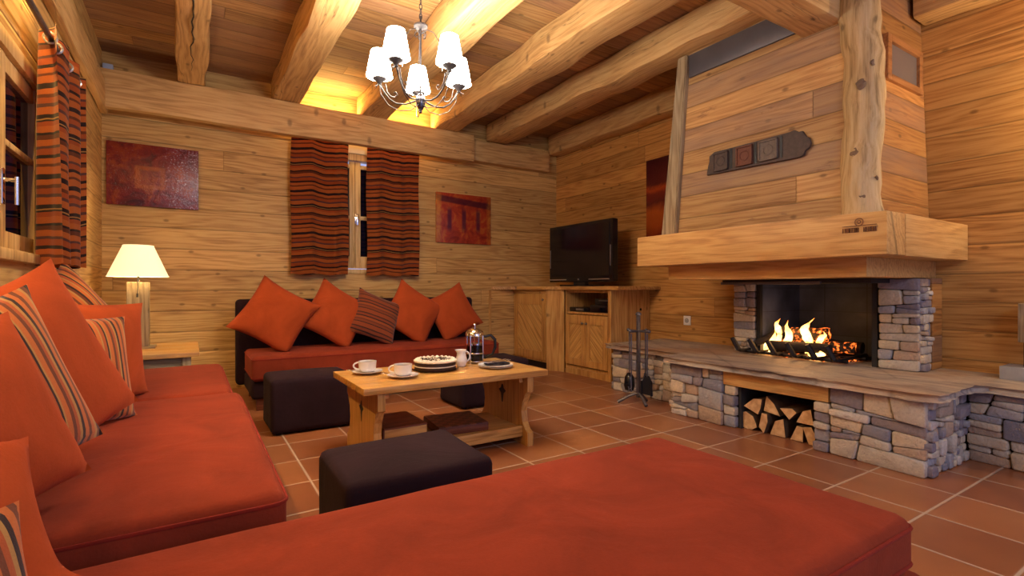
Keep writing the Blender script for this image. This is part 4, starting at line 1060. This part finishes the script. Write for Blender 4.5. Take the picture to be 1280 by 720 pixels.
for z in (.012, .055, .15): tube(bm, [(fx+.0515*math.cos(t*PI/12), fy+.0515*math.sin(t*PI/12), .5+z) for t in range(25)], .0035, 6, cap=False)
part('wire_frame', bm, 'chrome', fpz, smooth=60)
bm = B(); tube(bm, [(fx, fy, .60), (fx, fy, .70)], .003, 6); lathe(bm, [(.046, .100), (.046, .106), (0, .108)], (fx, fy, .5), 24); part('plunger', bm, 'chrome', fpz, smooth=60)
bm = B(); tube(bm, [(fx+.05, fy-.02, .64), (fx+.085, fy-.035, .648), (fx+.108, fy-.045, .625), (fx+.110, fy-.046, .585), (fx+.095, fy-.04, .545), (fx+.052, fy-.02, .525)], [.007, .008, .009, .009, .008, .007], 8); part('handle', bm, 'black', fpz, smooth=60, label='black handle'); fpz.scale = (1.28, 1.28, 1.36)
# plates and cutlery
px, py = 1.78, 3.02
for k in range(2):
    bm = B(); z = .5+k*.009
    lathe(bm, [(0, .001), (.07, .001), (.082, .005), (.120, .013), (.122, .016), (.080, .010), (0, .007)], (px, py, z), 36)
    solo('side_plate', bm, 'china', ('lower' if k == 0 else 'upper')+' of two stacked white plates near the right end of the coffee table', 'plate', 'stacked white plates', loc=(px, py, z), smooth=60)
bm = B()
for i in range(12):
    for j in range(10): pass
nap = []
N = 14
for i in range(N+1):
    row = []
    for j in range(N+1):
        u = -1+2*i/N; v = -1+2*j/N
        row.append(bm.verts.new((px+.095*u*(1-.2*v*v)+.01, py+.05*v, .528+.008*noise.noise(Vector((u*3, v*3, 1)))+.004*(1-u*u))))
    nap.append(row)
for i in range(N):
    for j in range(N): bm.faces.new((nap[i][j], nap[i+1][j], nap[i+1][j+1], nap[i][j+1]))
bmesh.ops.solidify(bm, geom=list(bm.faces), thickness=.006)
solo('napkin', bm, 'navy', 'crumpled dark navy napkin lying on the stacked plates', 'napkin', loc=(px, py, .52), smooth=70)
for k in range(3):
    f = thing('cake_fork', ['cake fork nearest the front on the dark napkin', 'cake fork in the middle on the dark napkin', 'cake fork at the back on the dark napkin'][k], 'fork', (px, py-.03+.03*k, .538), 'cake forks on the napkin')
    y = py-.03+.03*k; bm = B(); tube(bm, [(px+.11, y+.01, .548), (px+.0, y, .541), (px-.04, y-.004, .541)], .0022, 6); part('fork_handle', bm, 'chrome', f)
    bm = B(); box(bm, px-.062, px-.04, y-.012, y+.004, .540, .542)
    for q in range(3): box(bm, px-.085, px-.062, y-.012+q*.0065, y-.009+q*.0065, .540, .542)
    part('tines', bm, 'chrome', f)

# ------------------------------------------------------------------ TV corner
ctp = B(); prism(ctp, [(4.577, 4.02), (3.905, 4.02), (3.905, 5.02), (3.77, 5.20), (3.77, 5.84), (3.46, 5.995), (4.577, 5.995)], 1.028, 1.07, 2, bev=.005)
solo('counter_top', ctp, 'cab_y', 'wooden worktop over the corner cabinets, carrying the television', 'worktop', loc=(4.2, 5.0, 1.028))
mc = thing('media_cabinet', 'pine media cabinet with an open shelf above two doors in the right corner', 'cabinet', (4.25, 4.6, 0))
bm = B()
box(bm, 3.96, 4.575, 4.18, 4.215, 0, 1.026); box(bm, 3.96, 4.575, 4.98, 5.0, 0, 1.026); box(bm, 4.53, 4.575, 4.215, 4.98, 0, 1.026)
box(bm, 3.97, 4.53, 4.215, 4.98, .735, .76); box(bm, 3.97, 4.53, 4.215, 4.98, .995, 1.026); box(bm, 3.97, 4.53, 4.215, 4.98, .07, .1)
box(bm, 3.95, 4.52, 4.22, 4.975, 0, .07)
part('carcass', bm, 'cab_z', mc, smooth=0)
part('face_post', bx(3.945, 3.962, 4.17, 4.22, .0, 1.026, bev=.003), 'cab_z', mc)
def door(parent, x, y0, y1, z0, z1, mat, knob_y, kz, s=.075):
    bm = B()
    box(bm, x, x+.022, y0, y0+s, z0, z1, bev=.003); box(bm, x, x+.022, y1-s, y1, z0, z1, bev=.003)
    box(bm, x, x+.022, y0+s, y1-s, z0, z0+s*1.1, bev=.003); box(bm, x, x+.022, y0+s, y1-s, z1-s*1.5, z1, bev=.003)
    d = part('door', bm, 'furn_z', parent)
    part('panel', bx(x+.010, x+.018, y0+s-.004, y1-s+.004, z0+s, z1-s*1.45), mat, d, smooth=0, label='inset panel of slanted pale boards')
    bm = B(); pts = [(x-.002, knob_y, kz), (x-.012, knob_y, kz), (x-.016, knob_y, kz), (x-.028, knob_y, kz), (x-.032, knob_y, kz)]
    tube(bm, pts, [.006, .006, .015, .015, .008], 12); part('knob', bm, 'brass', d, smooth=60)
door(mc, 3.937, 4.225, 4.595, .115, .728, 'diag_a', 4.565, .63)
door(mc, 3.937, 4.600, 4.975, .115, .728, 'diag_b', 4.635, .63)
fl = B(); prism(fl, [(3.945, 5.005), (3.815, 5.205), (3.84, 5.225), (3.97, 5.022)], 0, 1.026, 2)
solo('corner_filler', fl, 'cab_z', 'knotty pine filler board between the two corner cabinets', 'panel', loc=(3.89, 5.11, 0), smooth=0)
lc = thing('storage_cabinet', 'pine cabinet with one tall door at the left of the television corner', 'cabinet', (4.1, 5.6, 0))
part('carcass', bx(3.85, 4.575, 5.23, 5.995, .09, 1.026), 'cab_z', lc, smooth=0)
part('plinth', bx(3.90, 4.57, 5.24, 5.99, 0, .09), 'black', lc, smooth=0)
part('face_frame', bx(3.818, 3.85, 5.22, 5.995, .98, 1.026, bev=.003), 'cab_y', lc)
door(lc, 3.825, 5.235, 5.985, .12, .975, 'diag_a', 5.275, .90, s=.095)
# cable hole
part('cable_hole', tube(B(), [(4.42, 4.1795, .80), (4.42, 4.176, .80)], .016, 10), 'black', mc)
tv = thing('television', 'large black flat-screen television on the corner worktop', 'television', (4.15, 4.9, 1.07))
part('housing', bx(4.07, 4.16, 4.28, 5.48, 1.125, 1.855, bev=.012), 'black', tv)
part('screen', bx(4.062, 4.072, 4.325, 5.435, 1.20, 1.815), 'screen', tv, smooth=0)
for a, b in ((4.33, 4.68), (5.12, 5.47)): part('trim_strip', bx(4.060, 4.072, a, b, 1.150, 1.163, bev=.002), 'silver', tv, label='silver trim strip')
for a, b in ((4.303, 4.312), (5.448, 5.457)): part('speaker_grille', bx(4.060, 4.072, a, b, 1.31, 1.55, bev=.002), 'silver', tv)
part('back_bulge', bx(4.16, 4.23, 4.36, 5.40, 1.17, 1.80, bev=.02), simple('dark_plum_plastic', (.02, .004, .008), .5), tv)
bm = B(); box(bm, 3.99, 4.27, 4.62, 5.16, 1.071, 1.090, bev=.008); box(bm, 4.09, 4.15, 4.78, 5.0, 1.09, 1.13)
st2 = part('stand', bm, 'black', tv)
part('logo_light', bx(4.060, 4.068, 4.865, 4.885, 1.150, 1.166), 'silver', tv, smooth=0)
dv = thing('dvd_player', 'slim black disc player on the open cabinet shelf, in front', 'disc player', (4.15, 4.78, .76))
part('case', bx(4.00, 4.32, 4.60, 4.97, .762, .815, bev=.01), 'black', dv)
part('display', bx(3.996, 4.002, 4.70, 4.84, .778, .80), 'silver', dv, smooth=0)
sb = thing('set_top_box', 'taller black receiver at the right side of the open cabinet shelf', 'receiver', (4.15, 4.36, .76))
part('case', bx(4.00, 4.36, 4.23, 4.585, .762, .85, bev=.006), 'black', sb)
part('front_panel', bx(3.994, 4.002, 4.24, 4.575, .772, .84, bev=.003), 'screen', sb)
sb2 = thing('games_console', 'small black box standing on top of the receiver', 'console', (4.15, 4.36, .851))
part('case', bx(4.02, 4.30, 4.25, 4.52, .852, .925, bev=.008), 'black', sb2)
part('disc_slot', bx(4.016, 4.022, 4.28, 4.45, .90, .905), 'silver', sb2)

# ------------------------------------------------------------------ fire tools
tx, ty = 3.42, 3.26
ft = thing('fire_tool_stand', 'wrought iron companion stand holding the fire tools beside the hearth', 'tool stand', (tx, ty, 0))
part('pole', bx(tx-.014, tx+.014, ty-.014, ty+.014, .06, .80, bev=.003), 'tooliron', ft)
bm = B(); lathe(bm, [(0, .835), (.012, .832), (.026, .822), (.028, .805), (.014, .80)], (tx, ty, 0), 12); part('finial', bm, 'tooliron', ft)
bm = B()
for sx, sy in ((-1, 1), (-.3, -1), (1, .2)):
    tube(bm, [(tx, ty, .10), (tx+.06*sx, ty+.06*sy, .07), (tx+.13*sx, ty+.13*sy, .012)], [.014, .013, .016], 8)
part('foot', bm, 'tooliron', ft)
bm = B(); tube(bm, [(tx, ty-.125, .66), (tx, ty+.125, .66)], .010, 8); tube(bm, [(tx-.10, ty, .66), (tx+.10, ty, .66)], .010, 8)
for dx, dy in ((0, -.125), (0, .125), (-.1, 0), (.1, 0)): bmesh.ops.create_icosphere(bm, subdivisions=2, radius=.016, matrix=Matrix.Translation((tx+dx, ty+dy, .664)))
part('hanging_arms', bm, 'tooliron', ft)
def toolp(name, lab, cat, dx, dy, fn):
    t = thing(name, lab, cat, (tx+dx, ty+dy, .1)); X0, Y0 = tx+dx, ty+dy
    bm = B(); tube(bm, [(X0, Y0, .64), (X0, Y0, .26)], .006, 8); part('handle', bm, 'tooliron', t)
    fn(t, X0, Y0)
def brush(t, x, y):
    bm = B(); lathe(bm, [(0, .27), (.02, .265), (.042, .23), (.050, .15), (.040, .11), (0, .105)], (x, y, 0), 16); part('bristles', bm, 'black', t, smooth=60)
def shovel(t, x, y):
    bm = B(); prism(bm, [(y-.02, .27), (y-.055, .22), (y-.06, .10), (y+.06, .10), (y+.055, .22), (y+.02, .27)], x-.004, x+.004, 0); prism(bm, [(y-.06, .10), (y-.06, .22), (y-.052, .22), (y-.052, .10)], x-.02, x, 0); prism(bm, [(y+.06, .10), (y+.06, .22), (y+.052, .22), (y+.052, .10)], x-.02, x, 0); part('blade', bm, 'soot', t, smooth=0)
def poker(t, x, y):
    bm = B(); tube(bm, [(x, y, .27), (x, y, .12)], .006, 8); tube(bm, [(x, y, .16), (x-.03, y, .14), (x-.035, y, .17)], .005, 6); part('hook', bm, 'tooliron', t)
def tongs(t, x, y):
    bm = B(); tube(bm, [(x, y-.012, .27), (x, y-.022, .2), (x, y-.004, .12)], .005, 6); tube(bm, [(x, y+.012, .27), (x, y+.022, .2), (x, y+.004, .12)], .005, 6); part('jaws', bm, 'tooliron', t)
toolp('hearth_brush', 'black hearth brush hanging on the left of the tool stand', 'brush', 0, .112, brush)
toolp('ash_shovel', 'iron ash shovel hanging on the right of the tool stand', 'shovel', 0, -.105, shovel)
toolp('poker', 'iron poker hanging at the front of the tool stand', 'poker', -.09, 0, poker)
toolp('fire_tongs', 'iron tongs hanging at the rear of the tool stand', 'tongs', .09, 0, tongs)

# ------------------------------------------------------------------ chandelier
cx, cy = 1.22, 3.0
ch = thing('chandelier', 'wrought iron chandelier with five lit white tapered shades', 'chandelier', (cx, cy, 2.15))
bm = B(); z = CZ-.04; k = 0
while z > 2.760:
    a = PI/2*(k % 2)
    tube(bm, [(cx+.009*math.cos(t*PI/5)*math.cos(a), cy+.009*math.cos(t*PI/5)*math.sin(a), z-.018+.02*math.sin(t*PI/5)) for t in range(11)], .0028, 5, cap=False); z -= .031; k += 1
part('chain', bm, 'iron', ch)
bm = B(); lathe(bm, [(0, 0), (.05, -.002), (.045, -.022), (.012, -.038), (0, -.04)], (cx, cy, CZ-.004), 20); part('ceiling_rose', bm, 'iron', ch)
bm = B(); tube(bm, [(cx, cy, 2.27), (cx, cy, 2.760)], .006, 8); part('stem', bm, 'iron', ch)
bm = B(); lathe(bm, [(0, 2.710), (.012, 2.708), (.044, 2.702), (.044, 2.692), (.016, 2.680), (0, 2.678)], (cx, cy, 0), 20); part('top_disc', bm, 'iron', ch, smooth=50)
bm = B(); lathe(bm, [(0, 2.148), (.006, 2.150), (.010, 2.158), (.007, 2.166), (.017, 2.178), (.027, 2.205), (.030, 2.235), (.024, 2.26), (.010, 2.272), (0, 2.272)], (cx, cy, 0), 20)
part('finial', bm, simple('blued_steel', (.10, .10, .13), .2, .9), ch, smooth=60)
bm = B()
for k in range(6):
    a = k*PI/3; tube(bm, [(cx+.018*math.cos(a), cy+.018*math.sin(a), 2.255), (cx+.03*math.cos(a), cy+.03*math.sin(a), 2.285), (cx+.045*math.cos(a), cy+.045*math.sin(a), 2.30)], [.004, .003, .001], 6)
part('leaf_crown', bm, 'iron', ch)
bm = B()
for k in range(5):
    a = k*2*PI/5+.3
    pts = [(cx+r*math.cos(a), cy+r*math.sin(a), z) for r, z in [(.006, 2.650), (.02, 2.665), (.035, 2.655), (.038, 2.635), (.026, 2.625), (.02, 2.637)]]
    tube(bm, pts, .0032, 6)
part('top_scrolls', bm, 'iron', ch)
# arms placed at the angles seen in the photo: (lateral, forward) offsets in the room
Fv = Vector((math.sin(math.atan(401/633)), math.cos(math.atan(401/633)))); Rv = Vector((Fv.y, -Fv.x))
for i in range(5):
    a = D(176+72*i)
    d = Rv*math.cos(a)+Fv*math.sin(a); R0 = .265
    zc = 2.385
    def P(r, z, tw=0):
        e = d+Vector((-d.y, d.x))*tw; return (cx+e.x*r, cy+e.y*r, z)
    arm = B(); tube(arm, [P(.018, 2.235), P(.05, 2.22), P(.10, 2.208), P(.155, 2.215), P(.20, 2.245), P(.235, 2.29), P(R0, zc-.045)], .0052, 7)
    am = part('arm', arm, 'iron', ch, smooth=60)
    bm = B()
    sc = [P(.13, 2.33), P(.155, 2.315), P(.165, 2.335), P(.155, 2.352), P(.142, 2.345)]
    tube(bm, [P(.225, 2.34), P(.215, 2.29), P(.19, 2.26), P(.165, 2.255), P(.15, 2.272), P(.158, 2.288), P(.172, 2.282)], .0035, 6)
    tube(bm, [P(.02, 2.645), P(.06, 2.655), P(.12, 2.62), P(.165, 2.56), P(.19, 2.49), P(.20, 2.36)], .0028, 6) if i in (1, 2, 4) else None
    tube(bm, [P(R0-.005, zc-.05, .04), P(.25, 2.27, .05), P(.20, 2.20, .07), P(.13, 2.165, .08), P(.06, 2.17, .05), P(.022, 2.20)], .0028, 6)
    part('scroll', bm, 'iron', am, smooth=60)
    bm = B(); c = P(R0, 0); lathe(bm, [(0, zc-.05), (.01, zc-.048), (.016, zc-.03), (.042, zc-.014), (.044, zc-.008), (.012, zc-.012), (0, zc-.012)], c, 16); part('drip_pan', bm, 'iron', ch, smooth=50)
    bm = B()
    for q in range(4):
        b = q*PI/2+.5; tube(bm, [(c[0]+.008*math.cos(b), c[1]+.008*math.sin(b), zc-.045), (c[0]+.022*math.cos(b), c[1]+.022*math.sin(b), zc-.058), (c[0]+.042*math.cos(b), c[1]+.042*math.sin(b), zc-.07)], [.003, .0026, .001], 5)
    part('leaf_tendrils', bm, 'iron', am)
    part('candle_tube', tube(B(), [(c[0], c[1], zc-.012), (c[0], c[1], zc+.05)], .012, 10), 'candle', ch, smooth=60)
    bm = B(); bmesh.ops.create_icosphere(bm, subdivisions=2, radius=.018, matrix=Matrix.Translation((c[0], c[1], zc+.075)) @ Matrix.Diagonal((1, 1, 1.5, 1))); part('bulb', bm, 'bulb', ch, smooth=80)
    bm = B(); lathe(bm, [(.082, zc+.003), (.052, zc+.163)], c, 32); part('lamp_shade', bm, 'shade', ch, smooth=60, label='white tapered shade glowing from within')
    L = bpy.data.lights.new('bulb_light', 'POINT'); L.energy = 15; L.color = (1, .90, .78); L.shadow_soft_size = .04
    lo = bpy.data.objects.new('bulb_light', L); COL.objects.link(lo); lo.location = (c[0], c[1], zc+.10)

# ------------------------------------------------------------------ lights
def light(name, kind, loc, e, col, size=.05, rot=None, size_y=None, spot=None):
    L = bpy.data.lights.new(name, kind); L.energy = e; L.color = col
    if kind == 'AREA':
        L.size = size
        if size_y: L.shape = 'RECTANGLE'; L.size_y = size_y
    else: L.shadow_soft_size = size
    if spot: L.spot_size = spot[0]; L.spot_blend = spot[1]
    o = bpy.data.objects.new(name, L); COL.objects.link(o); o.location = loc
    if rot: o.rotation_euler = rot
    return o
W1 = (1, .72, .40)
light('corner_lamp_light', 'POINT', (-.37, 5.2, 1.27), 9, W1, .05)
light('sconce_light', 'POINT', (4.42, .45, 2.22), 22, W1, .05)
light('fire_light', 'POINT', (4.22, 2.3, .70), 1.6, (1, .45, .15), .10)
# hidden warm strip lights behind the tie beam over the back window and above the left curtain rail
for x0, x1 in ((1.02, 1.58), (1.98, 2.48)):
    o = solo('strip_light', bx(x0, x1, 5.82, 5.84, 2.99, 3.005), 'glow', 'warm strip light behind the tie beam, on the '+('left' if x0 < 1.5 else 'right')+' over the back window', 'strip light', 'strip lights', loc=((x0+x1)/2, 5.83, 2.99), smooth=0)
    light('strip_up', 'AREA', ((x0+x1)/2, 5.83, 3.012), 6, (1, .62, .18), x1-x0, (PI, 0, 0), .02)
light('strip_down', 'AREA', (1.63, 5.91, 2.97), 4, (1, .62, .20), 1.5, (0, 0, 0), .03)
light('rail_strip', 'AREA', (-.67, 2.4, 2.62), 26, (1, .60, .18), .04, (0, 0, 0), 2.2)
# added fill light behind the camera, no lamp is modelled there
light('rear_fill_light', 'POINT', (1.6, -1.3, 2.4), 42, (1, .95, .95), .35)
w = bpy.data.worlds.new('world'); SC.world = w; w.use_nodes = True
bg = w.node_tree.nodes['Background']; bg.inputs[0].default_value = (.42, .46, .78, 1); bg.inputs[1].default_value = .62

# ------------------------------------------------------------------ camera
cam = bpy.data.cameras.new('camera'); cam.sensor_width = 36; cam.lens = 36*633/1280; cam.clip_start = .02
co = bpy.data.objects.new('camera', cam); COL.objects.link(co)
co.location = (0, 0, 1.05); co.rotation_euler = (PI/2, 0, -math.atan(401/633))
SC.camera = co
vs = SC.view_settings; vs.view_transform = 'Standard'; vs.look = 'None'; vs.gamma = 1; vs.exposure = 0.85; vs.use_curve_mapping = False
